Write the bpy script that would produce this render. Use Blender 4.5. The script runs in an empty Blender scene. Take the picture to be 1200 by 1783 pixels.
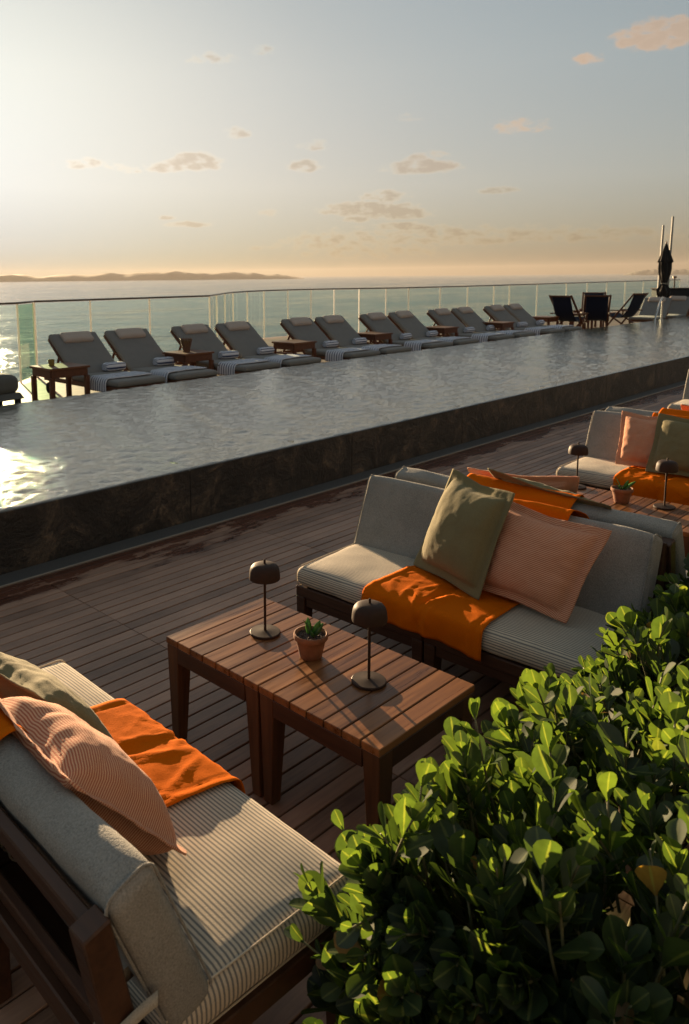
import bpy, bmesh, math, random
from mathutils import Vector, Matrix, noise
R = math.radians
C = bpy.context.scene.collection
SC = bpy.context.scene
random.seed(7)

# ------------------------------------------------------------------ camera
F, PITCH, ROLL, YAW = 1355.7, 0.149, -0.01, 0.8106      # px at 1783 high, radians
cd = bpy.data.cameras.new('camera'); cam = bpy.data.objects.new('camera', cd); C.objects.link(cam)
fw = Vector((math.cos(YAW)*math.cos(PITCH), math.sin(YAW)*math.cos(PITCH), -math.sin(PITCH)))
rt = Vector((math.sin(YAW), -math.cos(YAW), 0)); up = rt.cross(fw)
r2 = rt*math.cos(ROLL) + up*math.sin(ROLL); u2 = up*math.cos(ROLL) - rt*math.sin(ROLL)
m = Matrix((r2, u2, -fw)).transposed().to_4x4(); m.translation = (0, 0, 1.8)
cam.matrix_world = m
cd.sensor_fit = 'VERTICAL'; cd.sensor_height = 36; cd.sensor_width = 24
cd.lens = F/1783*36; cd.shift_x = 157.1/1783; cd.shift_y = -207.9/1783
cd.clip_start = 0.05; cd.clip_end = 120000
cd.dof.use_dof = True; cd.dof.focus_distance = 3.0; cd.dof.aperture_fstop = 6.3
SC.camera = cam

def direction(x, y):                                     # photo pixel -> direction (for the sky)
    px, py = 600-157.1, 891.5-207.9
    return (fw + r2*((x-px)/F) - u2*((y-py)/F)).normalized()

# ------------------------------------------------------------------ sky and sun
SUN_EL, SUN_AZ = R(6.1), R(69.3)                         # azimuth from +X towards +Y
SC.view_settings.view_transform = 'Standard'; SC.view_settings.look = 'None'
SC.view_settings.exposure = 1.95; SC.view_settings.gamma = 1.0
w = bpy.data.worlds.new('World'); SC.world = w; w.use_nodes = True
NT = w.node_tree; NT.nodes.clear()
def nd(nt, t, **kw):
    n = nt.nodes.new(t)
    for k, v in kw.items():
        if k == 'inp':
            for i, x in v.items(): n.inputs[i].default_value = x
        else: setattr(n, k, v)
    return n
def mth(nt, op, a, b=None, c=None, clamp=False):
    n = nt.nodes.new('ShaderNodeMath'); n.operation = op; n.use_clamp = clamp
    for i, x in enumerate((a, b, c)):
        if x is None: continue
        if isinstance(x, (int, float)): n.inputs[i].default_value = x
        else: nt.links.new(x, n.inputs[i])
    return n.outputs[0]
def mixc(nt, f, a, b, mode='MIX'):
    n = nt.nodes.new('ShaderNodeMix'); n.data_type = 'RGBA'; n.blend_type = mode
    for s, x in ((n.inputs[0], f), (n.inputs[6], a), (n.inputs[7], b)):
        if isinstance(x, (int, float)): s.default_value = x
        elif isinstance(x, tuple): s.default_value = x if len(x) == 4 else x+(1,)
        else: nt.links.new(x, s)
    return n.outputs[2]
def ramp(nt, f, stops, interp='LINEAR'):
    n = nt.nodes.new('ShaderNodeValToRGB'); e = n.color_ramp.elements; n.color_ramp.interpolation = interp
    while len(e) < len(stops): e.new(0.5)
    for i, (p, c) in enumerate(stops):
        e[i].position = p; e[i].color = (c if isinstance(c, tuple) else (c, c, c)) + (1,)
    nt.links.new(f, n.inputs[0]); return n.outputs[0]

sky = nd(NT, 'ShaderNodeTexSky', sky_type='NISHITA', sun_disc=False, sun_elevation=SUN_EL,
         sun_rotation=math.pi/2-SUN_AZ, air_density=1.0, dust_density=1.6, ozone_density=1.0, altitude=60)
tc = nd(NT, 'ShaderNodeTexCoord'); sp = nd(NT, 'ShaderNodeSeparateXYZ'); NT.links.new(tc.outputs['Generated'], sp.inputs[0])
az = mth(NT, 'ARCTAN2', sp.outputs[1], sp.outputs[0]); el = mth(NT, 'ARCSINE', sp.outputs[2])
CLOUDS = [(336,285,48,20,1),(292,294,40,11,.75),(155,287,52,11,.6),(225,297,22,8,.6),(413,234,24,12,.75),(530,292,30,13,.85),(735,293,62,16,1),
 (740,276,40,12,.6),(640,366,82,15,1),(695,373,55,15,1),(672,343,40,12,.8),(705,396,48,9,.9),(768,394,16,6,.6),(868,332,30,9,.8),
 (905,222,45,14,.55),(1150,66,62,27,1.0),(1024,105,22,10,.7),(370,104,46,11,.5),(462,90,26,9,.55),(328,392,38,7,.9),(292,380,14,5,.8),
 (545,256,26,12,.5),(712,206,24,8,.4),(620,384,22,7,.8),(470,372,18,8,.5),(460,432,26,5,.6),
 (600,424,110,24,.62),(720,416,130,24,.6),(860,414,150,20,.62),(1010,412,150,16,.62),(640,440,130,16,.45),(800,405,40,9,.8)]
best = None
for (cx, cy, sx, sy, k) in CLOUDS:
    d = direction(cx, cy); a0 = math.atan2(d.y, d.x); e0 = math.asin(d.z)
    dx = mth(NT, 'MULTIPLY', mth(NT, 'SUBTRACT', az, a0), math.cos(e0)*F/sx*0.92)
    dy = mth(NT, 'MULTIPLY', mth(NT, 'SUBTRACT', el, e0), F/sy*0.92)
    dy = mth(NT, 'MAXIMUM', dy, mth(NT, 'MULTIPLY', dy, -1.7))       # flatter undersides
    q = mth(NT, 'ADD', mth(NT, 'MULTIPLY', dx, dx), mth(NT, 'MULTIPLY', dy, dy))
    v = mth(NT, 'MULTIPLY', mth(NT, 'SUBTRACT', 1.25, q, clamp=True), k)
    best = v if best is None else mth(NT, 'MAXIMUM', best, v)
cb = nd(NT, 'ShaderNodeCombineXYZ'); NT.links.new(mth(NT, 'MULTIPLY', az, 1.0), cb.inputs[0]); NT.links.new(mth(NT, 'MULTIPLY', el, 2.0), cb.inputs[1])
nz = nd(NT, 'ShaderNodeTexNoise', inp={'Scale': 60, 'Detail': 6, 'Roughness': 0.54, 'Distortion': 0.2}); NT.links.new(cb.outputs[0], nz.inputs['Vector'])
dens = mth(NT, 'ADD', best, mth(NT, 'MULTIPLY', mth(NT, 'SUBTRACT', nz.outputs[0], 0.51), 2.6))
dens = mth(NT, 'MULTIPLY', dens, mth(NT, 'GREATER_THAN', best, 0.001))
cov = ramp(NT, dens, [(0.03, 0.0), (0.9, 0.85)], 'EASE')
sh1 = ramp(NT, dens, [(0.10, (1.22, 1.16, 1.08)), (0.42, (1.28, 1.16, 1.02)), (0.68, (1.08, .96, .85)), (1.2, (.90, .78, .68))])
sh2 = ramp(NT, dens, [(0.10, (1.4, 1.08, .90)), (0.6, (1.75, 1.12, .78)), (1.0, (1.55, 1.0, .70))])         # farther from the sun the clouds are lit from the front
side = ramp(NT, mth(NT, 'MULTIPLY', el, 3.0), [(0.30, 0.0), (0.62, 1.0)]); dr = direction(800, 200)
side = mth(NT, 'MULTIPLY', side, ramp(NT, mth(NT, 'MULTIPLY', mth(NT, 'SUBTRACT', math.atan2(dr.y, dr.x)+.12, az), 3.0), [(0.05, 0.0), (0.6, 1.0)]))
shade = mixc(NT, side, sh1, sh2)
# grade of the evening air by height: warm along the horizon, pale grey blue above
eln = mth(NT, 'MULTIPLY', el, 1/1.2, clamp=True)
grade = ramp(NT, eln, [(0, (0.416, 0.418, 0.425)), (0.03, (0.575, 0.580, 0.600)), (0.09, (0.820, 0.825, 0.830)), (0.2, (0.920, 0.955, 0.945)), (0.44, (0.850, 0.980, 1.010)), (0.75, (1.680, 1.600, 1.400))])      # last stop: unseen overhead sky brightened to add fill light
k_ = nd(NT, 'ShaderNodeVectorMath', operation='MULTIPLY_ADD'); NT.links.new(sky.outputs[0], k_.inputs[0]); k_.inputs[1].default_value = (.172, .165, .140); k_.inputs[2].default_value = (1, 1, 1)
sc_ = nd(NT, 'ShaderNodeVectorMath', operation='DIVIDE'); NT.links.new(sky.outputs[0], sc_.inputs[0]); NT.links.new(k_.outputs[0], sc_.inputs[1])   # compresses the sky brightness round the sun
hs = nd(NT, 'ShaderNodeHueSaturation', inp={'Saturation': .64}); NT.links.new(sc_.outputs[0], hs.inputs['Color'])
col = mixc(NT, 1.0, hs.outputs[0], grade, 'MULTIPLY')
col = mixc(NT, cov, col, mixc(NT, 1.0, col, shade, 'MULTIPLY'))
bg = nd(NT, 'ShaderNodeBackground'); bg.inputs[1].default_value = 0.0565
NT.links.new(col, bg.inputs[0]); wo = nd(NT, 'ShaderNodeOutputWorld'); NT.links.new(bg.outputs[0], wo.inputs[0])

sl = bpy.data.lights.new('sun', 'SUN'); so = bpy.data.objects.new('sun', sl); C.objects.link(so)
sl.energy = 5.0; sl.angle = R(0.5); sl.color = (1.0, 0.70, 0.40)
so.rotation_euler = Vector((math.cos(SUN_AZ)*math.cos(SUN_EL), math.sin(SUN_AZ)*math.cos(SUN_EL), math.sin(SUN_EL))).to_track_quat('Z', 'Y').to_euler()

# ------------------------------------------------------------------ materials
def mat(name):
    m = bpy.data.materials.new(name); m.use_nodes = True; nt = m.node_tree
    return m, nt, nt.nodes['Principled BSDF']
def objco(nt, scale=(1, 1, 1), src='Object'):
    t = nd(nt, 'ShaderNodeTexCoord'); mp = nd(nt, 'ShaderNodeMapping'); mp.inputs['Scale'].default_value = scale
    nt.links.new(t.outputs[src], mp.inputs[0]); return mp.outputs[0]
def noise_(nt, vec, scale, detail=4, rough=0.55, dist=0):
    n = nd(nt, 'ShaderNodeTexNoise', inp={'Scale': scale, 'Detail': detail, 'Roughness': rough, 'Distortion': dist})
    nt.links.new(vec, n.inputs['Vector']); return n.outputs[0]
def bump(nt, p, h, strength=0.3, dist=0.01):
    b = nd(nt, 'ShaderNodeBump', inp={'Strength': strength, 'Distance': dist}); nt.links.new(h, b.inputs['Height'])
    nt.links.new(b.outputs[0], p.inputs['Normal']); return b
def simple(name, col, rough=0.5, metal=0.0, nscale=0, var=0.15, bstr=0.0, bscale=200, spec=0.5):
    m, nt, p = mat(name); p.inputs['Roughness'].default_value = rough; p.inputs['Metallic'].default_value = metal
    p.inputs['Specular IOR Level'].default_value = spec
    if nscale:
        v = objco(nt); f = noise_(nt, v, nscale)
        lo = tuple(c*(1-var) for c in col); hi = tuple(c*(1+var) for c in col)
        nt.links.new(ramp(nt, f, [(0.3, lo), (0.7, hi)]), p.inputs['Base Color'])
    else: p.inputs['Base Color'].default_value = col+(1,)
    if bstr: bump(nt, p, noise_(nt, objco(nt), bscale), bstr, 0.004)
    return m
def wood(name, dark, light, axis=0, rough=0.42, gscale=14, pitch=None, offs=0.0):
    m, nt, p = mat(name); s = [1, 1, 1]; s[axis] = 0.06
    v = objco(nt, tuple(s)); g = noise_(nt, v, gscale*4, 6, 0.6, 0.4); g2 = noise_(nt, v, gscale*0.8, 3, 0.5)
    f = mth(nt, 'ADD', mth(nt, 'MULTIPLY', g, 0.6), mth(nt, 'MULTIPLY', g2, 0.4))
    if pitch:                                            # every slat its own tone
        t = nd(nt, 'ShaderNodeTexCoord'); sx = nd(nt, 'ShaderNodeSeparateXYZ'); nt.links.new(t.outputs['Object'], sx.inputs[0])
        fl = mth(nt, 'FLOOR', mth(nt, 'DIVIDE', mth(nt, 'ADD', sx.outputs[1], offs), pitch))
        oi = nd(nt, 'ShaderNodeObjectInfo')
        wn = nd(nt, 'ShaderNodeTexWhiteNoise', noise_dimensions='1D'); nt.links.new(mth(nt, 'ADD', fl, mth(nt, 'MULTIPLY', oi.outputs['Random'], 50)), wn.inputs['W'])
        f = mth(nt, 'ADD', f, mth(nt, 'MULTIPLY', mth(nt, 'SUBTRACT', wn.outputs[0], 0.5), 0.22))
    nt.links.new(ramp(nt, f, [(0.3, dark), (0.7, light)]), p.inputs['Base Color'])
    p.inputs['Specular IOR Level'].default_value = .28
    nt.links.new(ramp(nt, g, [(0.3, rough-0.08), (0.7, rough+0.12)]), p.inputs['Roughness'])
    bump(nt, p, g, 0.12, 0.003); return m
def fabric(name, c1, c2=None, period=0.0115, weave=900, rough=0.9, coord='u', heather=0.25, bstr=0.35, duty=0.5, noisebig=0.0, sheen=.10, spec=.15):
    m, nt, p = mat(name); p.inputs['Roughness'].default_value = rough; p.inputs['Specular IOR Level'].default_value = spec
    p.inputs['Sheen Weight'].default_value = sheen; p.inputs['Sheen Roughness'].default_value = 0.4
    v = objco(nt); n1 = noise_(nt, v, weave*0.35, 2, 0.7); n2 = noise_(nt, v, 9, 3)
    base = c1+(1,)
    if c2:
        u = nd(nt, 'ShaderNodeTexCoord'); sx = nd(nt, 'ShaderNodeSeparateXYZ'); nt.links.new(u.outputs['UV'], sx.inputs[0])
        s = mth(nt, 'FRACT', mth(nt, 'DIVIDE', sx.outputs[0 if coord == 'u' else 1], period))
        d = mth(nt, 'ABSOLUTE', mth(nt, 'SUBTRACT', s, 0.5))
        base = mixc(nt, ramp(nt, d, [(duty*0.5-0.06, 0.0), (duty*0.5+0.06, 1.0)]), c2+(1,), c1+(1,))
    k = mth(nt, 'ADD', mth(nt, 'MULTIPLY', n1, 0.75), mth(nt, 'MULTIPLY', n2, 0.25))
    nt.links.new(mixc(nt, 1.0, base, ramp(nt, k, [(0.3, 1-heather), (0.7, 1+heather*0.6)]), 'MULTIPLY'), p.inputs['Base Color'])
    h = n1
    if noisebig: h = mth(nt, 'ADD', n1, mth(nt, 'MULTIPLY', noise_(nt, v, 70, 3, 0.6), noisebig))
    bump(nt, p, h, bstr, 0.003); return m

M = {}
M['table_top'] = wood('table slats', (.084, .033, .012), (.31, .128, .044), 0, 0.32, 12, 0.0732, 0.2562)
M['table_wood'] = wood('table frame wood', (.044, .020, .010), (.125, .058, .027), 2, 0.42)
M['frame_wood'] = wood('sofa frame wood', (.028, .013, .008), (.080, .037, .020), 1, 0.42)
M['lounger_wood'] = wood('lounger wood', (.05, .018, .009), (.15, .05, .022), 1, 0.5)
M['side_wood'] = wood('side table wood', (.07, .024, .012), (.20, .075, .03), 0, 0.45)
M['clad'] = wood('timber cladding', (.06, .055, .05), (.16, .145, .13), 2, 0.6)
M['bronze'] = simple('brown lamp metal', (.034, .019, .0135), 0.6, 0.0, 60, .1, 0.06, 500, .15)
M['terracotta'] = simple('terracotta', (.20, .082, .040), 0.85, 0, 30, .25, .2, 180)
M['soil'] = simple('potting gravel', (.055, .028, .018), 0.8, 0, 220, .8, 1.0, 260)
M['seat'] = fabric('striped seat cloth', (.54, .46, .35), (.18, .17, .155), 0.0115, 900, heather=.18, duty=.42)
M['tweed'] = fabric('grey tweed', (.26, .252, .228), None, heather=.42, weave=700, bstr=.7, noisebig=.9)
M['strap'] = fabric('strap webbing', (.36, .33, .27), None)
M['orange'] = fabric('orange cloth', (.52, .112, .003), None, heather=.14, noisebig=.4, sheen=0, spec=.02)
M['olive'] = fabric('olive linen', (.180, .156, .080), None, heather=.25, noisebig=.5)
M['peach'] = fabric('fine red striped cotton', (.62, .36, .225), (.40, .125, .068), 0.0072, 900, coord='v', heather=.12, duty=.5)
M['grey_mat'] = fabric('dark grey mattress cloth', (.188, .174, .158), None, heather=.2)
M['beige_roll'] = fabric('taupe head pillow cloth', (.42, .34, .285), None, heather=.15)
M['towel'] = fabric('striped towel', (.62, .62, .66), (.035, .045, .10), 0.055, 500, heather=.12, duty=.36, coord='u')
M['navy'] = fabric('navy sling cloth', (.010, .013, .028), None)
M['umbrella_cloth'] = fabric('dark umbrella cloth', (.022, .019, .017), None)
M['steel'] = simple('steel', (.55, .53, .50), 0.25, 0.9, 20, .1)
M['rail_metal'] = simple('brown handrail metal', (.13, .085, .055), 0.35, 0.6)
m, nt, p = mat('frosted glass edge'); M['post_metal'] = m
p.inputs['Base Color'].default_value = (.70, .69, .63, 1); p.inputs['Roughness'].default_value = .4
tr = nd(nt, 'ShaderNodeBsdfTranslucent'); tr.inputs[0].default_value = (.80, .79, .73, 1); mx = nd(nt, 'ShaderNodeMixShader'); mx.inputs[0].default_value = .4
nt.links.new(p.outputs[0], mx.inputs[1]); nt.links.new(tr.outputs[0], mx.inputs[2]); nt.links.new(mx.outputs[0], [n for n in nt.nodes if n.type == 'OUTPUT_MATERIAL'][0].inputs[0])
M['pole_metal'] = simple('pale mast metal', (.20, .19, .165), 0.5, 0.0)
M['dark'] = simple('dark grey plastic', (.026, .025, .026), 0.75, 0, 30, .2, 0, 200, .1)
M['rubber'] = simple('black rubber', (.012, .011, .011), 0.8, spec=.1)
M['stool_cloth'] = fabric('grey stool cover', (.10, .098, .09), None)
M['amber'] = simple('amber glass', (.24, .17, .045), 0.15)
M['reed'] = simple('brown reed', (.13, .06, .03), 0.6, 0, 80, .4)
M['tray_wood'] = M['side_wood']

def glass_mat(name, tint, refl=1.0):
    m, nt, p = mat(name); nt.nodes.remove(p); out = [n for n in nt.nodes if n.type == 'OUTPUT_MATERIAL'][0]
    t = nd(nt, 'ShaderNodeBsdfTransparent'); t.inputs[0].default_value = tint+(1,)
    g = nd(nt, 'ShaderNodeBsdfGlossy'); g.inputs['Roughness'].default_value = 0.02
    fr = nd(nt, 'ShaderNodeFresnel'); fr.inputs[0].default_value = 1.35
    mx = nd(nt, 'ShaderNodeMixShader'); ge = nd(nt, 'ShaderNodeNewGeometry'); nt.links.new(mth(nt, 'MULTIPLY', fr.outputs[0], mth(nt, 'SUBTRACT', 1.0, ge.outputs['Backfacing'])), mx.inputs[0])
    nt.links.new(t.outputs[0], mx.inputs[1]); nt.links.new(g.outputs[0], mx.inputs[2]); nt.links.new(mx.outputs[0], out.inputs[0]); return m
M['glass'] = glass_mat('railing glass', (.88, .955, .945))
M['glass_green'] = glass_mat('green railing glass', (.66, .82, .72))

# water of the pool
m, nt, p = mat('pool water'); M['water'] = m
p.inputs['Base Color'].default_value = (.105, .094, .068, 1); p.inputs['Roughness'].default_value = 0.035; p.inputs['IOR'].default_value = 1.9
w2 = noise_(nt, objco(nt, (1, 1.5, 1)), 48, 4, .65, .4)
bump(nt, p, w2, .6, .006)

# sea
m, nt, p = mat('sea water'); M['sea'] = m
p.inputs['Base Color'].default_value = (.03, .095, .100, 1); p.inputs['Specular IOR Level'].default_value = .26; p.inputs['Roughness'].default_value = 0.12; p.inputs['IOR'].default_value = 1.33
v = objco(nt, (1, 1, 1)); s1 = noise_(nt, v, .09, 5, .6, .5); s2 = noise_(nt, v, .011, 4, .6, .6)
s3 = noise_(nt, objco(nt, (.5, 1, 1)), .0045, 5, .62, .8); s4 = noise_(nt, v, .03, 4, .6)
sm = mth(nt, 'ADD', mth(nt, 'MULTIPLY', s3, .6), mth(nt, 'MULTIPLY', s4, .4))
nt.links.new(ramp(nt, sm, [(.38, (.018, .052, .053)), (.62, (.056, .120, .114))]), p.inputs['Base Color'])
nt.links.new(ramp(nt, sm, [(.40, .07), (.62, .26)]), p.inputs['Roughness'])
bump(nt, p, mth(nt, 'ADD', s1, mth(nt, 'MULTIPLY', s2, 5.0)), 0.55, 4.0)
M['hill'] = simple('wooded hills', (.06, .07, .04), 0.9, 0, .004, .3)

# stone of the pool wall
m, nt, p = mat('dark slate'); M['stone'] = m
v = objco(nt); a = noise_(nt, v, 3.6, 9, .72, .8); b = noise_(nt, v, 30, 5, .7)
f = mth(nt, 'ADD', mth(nt, 'MULTIPLY', a, .7), mth(nt, 'MULTIPLY', b, .3))
nt.links.new(ramp(nt, f, [(.43, (.004, .004, .004)), (.50, (.013, .012, .011)), (.555, (.038, .030, .023)), (.64, (.115, .085, .056))]), p.inputs['Base Color'])
nt.links.new(ramp(nt, b, [(.3, .35), (.7, .65)]), p.inputs['Roughness']); bump(nt, p, f, .9, .03)
M['gravel'] = simple('wet gravel', (.075, .073, .068), 0.55, 0, 160, .6, 1.0, 130)
M['curb_metal'] = simple('curb strip metal', (.32, .28, .23), 0.4, 0.5)

# deck boards
def deck_mat(name, dark, light, wet=True, pitch=.0763, mod=1.56, x0=2.15, y0=2.896):
    m, nt, p = mat(name)
    t = nd(nt, 'ShaderNodeTexCoord'); sx = nd(nt, 'ShaderNodeSeparateXYZ'); nt.links.new(t.outputs['Object'], sx.inputs[0])
    row = mth(nt, 'FLOOR', mth(nt, 'DIVIDE', mth(nt, 'SUBTRACT', sx.outputs[1], y0), pitch)); md = mth(nt, 'FLOOR', mth(nt, 'DIVIDE', mth(nt, 'SUBTRACT', sx.outputs[0], x0), mod))
    wn = nd(nt, 'ShaderNodeTexWhiteNoise', noise_dimensions='1D'); nt.links.new(mth(nt, 'ADD', row, mth(nt, 'MULTIPLY', md, 37.31)), wn.inputs['W'])
    v = objco(nt, (.07, 1, 1)); g = noise_(nt, v, 60, 6, .65, .5); big = noise_(nt, objco(nt), 2.2, 5, .6)
    spots = noise_(nt, objco(nt), 11, 4, .7)
    f = mth(nt, 'ADD', mth(nt, 'ADD', mth(nt, 'MULTIPLY', g, .5), mth(nt, 'MULTIPLY', big, .5)), mth(nt, 'MULTIPLY', mth(nt, 'SUBTRACT', wn.outputs[0], .5), .28))
    col = ramp(nt, f, [(.28, dark), (.74, light)])
    rgh = ramp(nt, g, [(.3, .44), (.7, .62)]); p.inputs['Specular IOR Level'].default_value = .35
    pale = ramp(nt, spots, [(.70, 0.0), (.76, .55)])     # dried salt patches
    col = mixc(nt, pale, col, (.24, .19, .15, 1))
    if wet:
        ed = mth(nt, 'ADD', sx.outputs[1], mth(nt, 'MULTIPLY', mth(nt, 'SUBTRACT', noise_(nt, objco(nt, (.6, 1.6, 1)), 3.0, 5, .65), .5), 1.1))
        wet_m = ramp(nt, mth(nt, 'SUBTRACT', ed, 3.2), [(.74, 0.0), (.82, 1.0)])
        col = mixc(nt, wet_m, col, mixc(nt, 1.0, col, (.36, .24, .21, 1), 'MULTIPLY'))
        rgh = mixc(nt, wet_m, rgh, (.24, .24, .24, 1))
    nt.links.new(col, p.inputs['Base Color']); nt.links.new(rgh, p.inputs['Roughness']); bump(nt, p, g, .25, .004); return m
M['deck'] = deck_mat('ipe deck', (.120, .066, .042), (.36, .214, .142))
M['deck2'] = deck_mat('upper deck boards', (.16, .095, .05), (.30, .19, .10), False)
M['under'] = simple('deck underlay', (.008, .007, .006), 0.9)

# leaves
def leaf_mat(name, ramp_stops, trans=.38):
    m, nt, p = mat(name); out = [n for n in nt.nodes if n.type == 'OUTPUT_MATERIAL'][0]
    at = nd(nt, 'ShaderNodeAttribute', attribute_name='tone'); c = ramp(nt, at.outputs['Fac'], ramp_stops)
    rb = nd(nt, 'ShaderNodeAttribute', attribute_name='rib'); c = mixc(nt, ramp(nt, rb.outputs['Fac'], [(.72, 0.0), (.92, .45)]), c, (.16, .19, .07, 1)); nn = noise_(nt, objco(nt), 60, 2); c = mixc(nt, 1.0, c, ramp(nt, nn, [(.3, .85), (.7, 1.12)]), 'MULTIPLY')
    nt.links.new(c, p.inputs['Base Color']); p.inputs['Roughness'].default_value = .6; p.inputs['Specular IOR Level'].default_value = 0
    tr = nd(nt, 'ShaderNodeBsdfTranslucent'); nt.links.new(mixc(nt, 1.0, c, (3.7, 3.55, .95, 1), 'MULTIPLY'), tr.inputs[0])
    mx = nd(nt, 'ShaderNodeMixShader'); mx.inputs[0].default_value = trans
    nt.links.new(p.outputs[0], mx.inputs[1]); nt.links.new(tr.outputs[0], mx.inputs[2])
    gl = nd(nt, 'ShaderNodeBsdfGlossy'); gl.inputs['Roughness'].default_value = .62; m2 = nd(nt, 'ShaderNodeMixShader'); lw = nd(nt, 'ShaderNodeLayerWeight', inp={'Blend': .5}); nt.links.new(mth(nt, 'MULTIPLY', mth(nt, 'SUBTRACT', 1.0, lw.outputs['Facing']), .045), m2.inputs[0])
    nt.links.new(mx.outputs[0], m2.inputs[1]); nt.links.new(gl.outputs[0], m2.inputs[2]); nt.links.new(m2.outputs[0], out.inputs[0]); return m
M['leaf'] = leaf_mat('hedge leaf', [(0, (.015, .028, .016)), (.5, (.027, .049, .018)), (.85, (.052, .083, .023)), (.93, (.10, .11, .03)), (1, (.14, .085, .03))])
M['pot_leaf'] = leaf_mat('succulent leaf', [(0, (.03, .08, .025)), (1, (.06, .14, .035))], .2)
M['stem'] = simple('green brown stem', (.10, .10, .045), 0.6, 0, 60, .3)

# ------------------------------------------------------------------ helpers
def empty(name, label, cat, loc=(0, 0, 0), rz=0, group=None, kind=None):
    o = bpy.data.objects.new(name, None); C.objects.link(o); o.location = loc; o.rotation_euler = (0, 0, rz)
    o.empty_display_size = .1
    return tag(o, label, cat, group, kind)
def tag(o, label=None, cat=None, group=None, kind=None):
    for k, x in (('label', label), ('category', cat), ('group', group), ('kind', kind)):
        if x: o[k] = x
    return o
def link(name, me, material, parent=None, angle=35):
    me.materials.append(material) if material and not me.materials else None
    for p in me.polygons: p.use_smooth = True
    if angle: me.set_sharp_from_angle(angle=R(angle))
    o = bpy.data.objects.new(name, me); C.objects.link(o)
    if parent: o.parent = parent
    return o
class G:
    def __init__(s): s.b = bmesh.new()
    def _bev(s, vs, bev):
        if bev:
            es = list({e for v in vs for e in v.link_edges})
            bmesh.ops.bevel(s.b, geom=es, offset=bev, segments=1, affect='EDGES', profile=.5)
    def hexa(s, bot, top, bev=.003):
        vs = [s.b.verts.new(Vector(q)) for q in list(bot)+list(top)]
        for f in ((3, 2, 1, 0), (4, 5, 6, 7), (0, 1, 5, 4), (1, 2, 6, 5), (2, 3, 7, 6), (3, 0, 4, 7)): s.b.faces.new([vs[i] for i in f])
        s._bev(vs, bev); return s
    def box(s, x0, x1, y0, y1, z0, z1, bev=.003):
        q = [(x0, y0), (x1, y0), (x1, y1), (x0, y1)]
        return s.hexa([(a, b, z0) for a, b in q], [(a, b, z1) for a, b in q], bev)
    def bar(s, a, b, wx, wy, upv=(0, 0, 1), bev=.003):
        a, b = Vector(a), Vector(b); d = (b-a).normalized(); u = Vector(upv)
        if abs(d.dot(u)) > .98: u = Vector((1, 0, 0))
        x = d.cross(u).normalized(); y = x.cross(d)
        q = [(-1, -1), (1, -1), (1, 1), (-1, 1)]
        return s.hexa([a+x*wx/2*i+y*wy/2*j for i, j in q], [b+x*wx/2*i+y*wy/2*j for i, j in q], bev)
    def tube(s, path, r, n=8, cap=True):
        path = [Vector(q) for q in path]; rings = []; prev = None
        for i, q in enumerate(path):
            d = (path[min(i+1, len(path)-1)]-path[max(i-1, 0)]).normalized()
            u = prev if prev is not None else (Vector((0, 0, 1)) if abs(d.z) < .9 else Vector((1, 0, 0)))
            x = d.cross(u).normalized(); y = x.cross(d).normalized(); prev = y
            rr = r[i] if isinstance(r, (list, tuple)) else r
            rings.append([s.b.verts.new(q+x*rr*math.cos(2*math.pi*k/n)+y*rr*math.sin(2*math.pi*k/n)) for k in range(n)])
        for a, b in zip(rings, rings[1:]):
            for k in range(n): s.b.faces.new((a[k], a[(k+1) % n], b[(k+1) % n], b[k]))
        if cap: s.b.faces.new(rings[0][::-1]); s.b.faces.new(rings[-1])
        return s
    def lathe(s, prof, n=32, c=(0, 0, 0)):
        c = Vector(c); rings = []
        for r, z in prof:
            if r < 1e-6: rings.append([s.b.verts.new(c+Vector((0, 0, z)))])
            else: rings.append([s.b.verts.new(c+Vector((r*math.cos(2*math.pi*k/n), r*math.sin(2*math.pi*k/n), z))) for k in range(n)])
        for a, b in zip(rings, rings[1:]):
            for k in range(n):
                if len(a) == 1 and len(b) == 1: continue
                if len(a) == 1: s.b.faces.new((a[0], b[k], b[(k+1) % n]))
                elif len(b) == 1: s.b.faces.new((a[k], a[(k+1) % n], b[0]))
                else: s.b.faces.new((a[k], a[(k+1) % n], b[(k+1) % n], b[k]))
        return s
    def out(s, name, material, parent=None, angle=35):
        bmesh.ops.recalc_face_normals(s.b, faces=s.b.faces); me = bpy.data.meshes.new(name); s.b.to_mesh(me); s.b.free()
        return link(name, me, material, parent, angle)
def kids(o): return [c for c in bpy.data.objects if c.parent == o]
def dup(root, loc=None, rz=None, label=None, group=None):
    r = root.copy(); C.objects.link(r)
    if loc is not None: r.location = loc
    if rz is not None: r.rotation_euler = (0, 0, rz)
    if label: r['label'] = label
    if group: r['group'] = group
    for ch in list(root.children):
        c = ch.copy(); C.objects.link(c); c.parent = r
        for g in list(ch.children):
            d = g.copy(); C.objects.link(d); d.parent = c
    return r
def pydata(name, vs, fs, material, parent=None, uvs=None, angle=0):
    me = bpy.data.meshes.new(name); me.from_pydata([tuple(v) for v in vs], [], fs)
    if uvs:
        ul = me.uv_layers.new(name='UVMap'); k = 0
        for f in fs:
            for vi in f: ul.data[k].uv = uvs(vi, f) if callable(uvs) else uvs[vi]; k += 1
    me.update(); return link(name, me, material, parent, angle)
def fbm(p, o=3):
    return noise.fractal(Vector(p), 1.0, 2.0, o, noise_basis='PERLIN_ORIGINAL')

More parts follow.
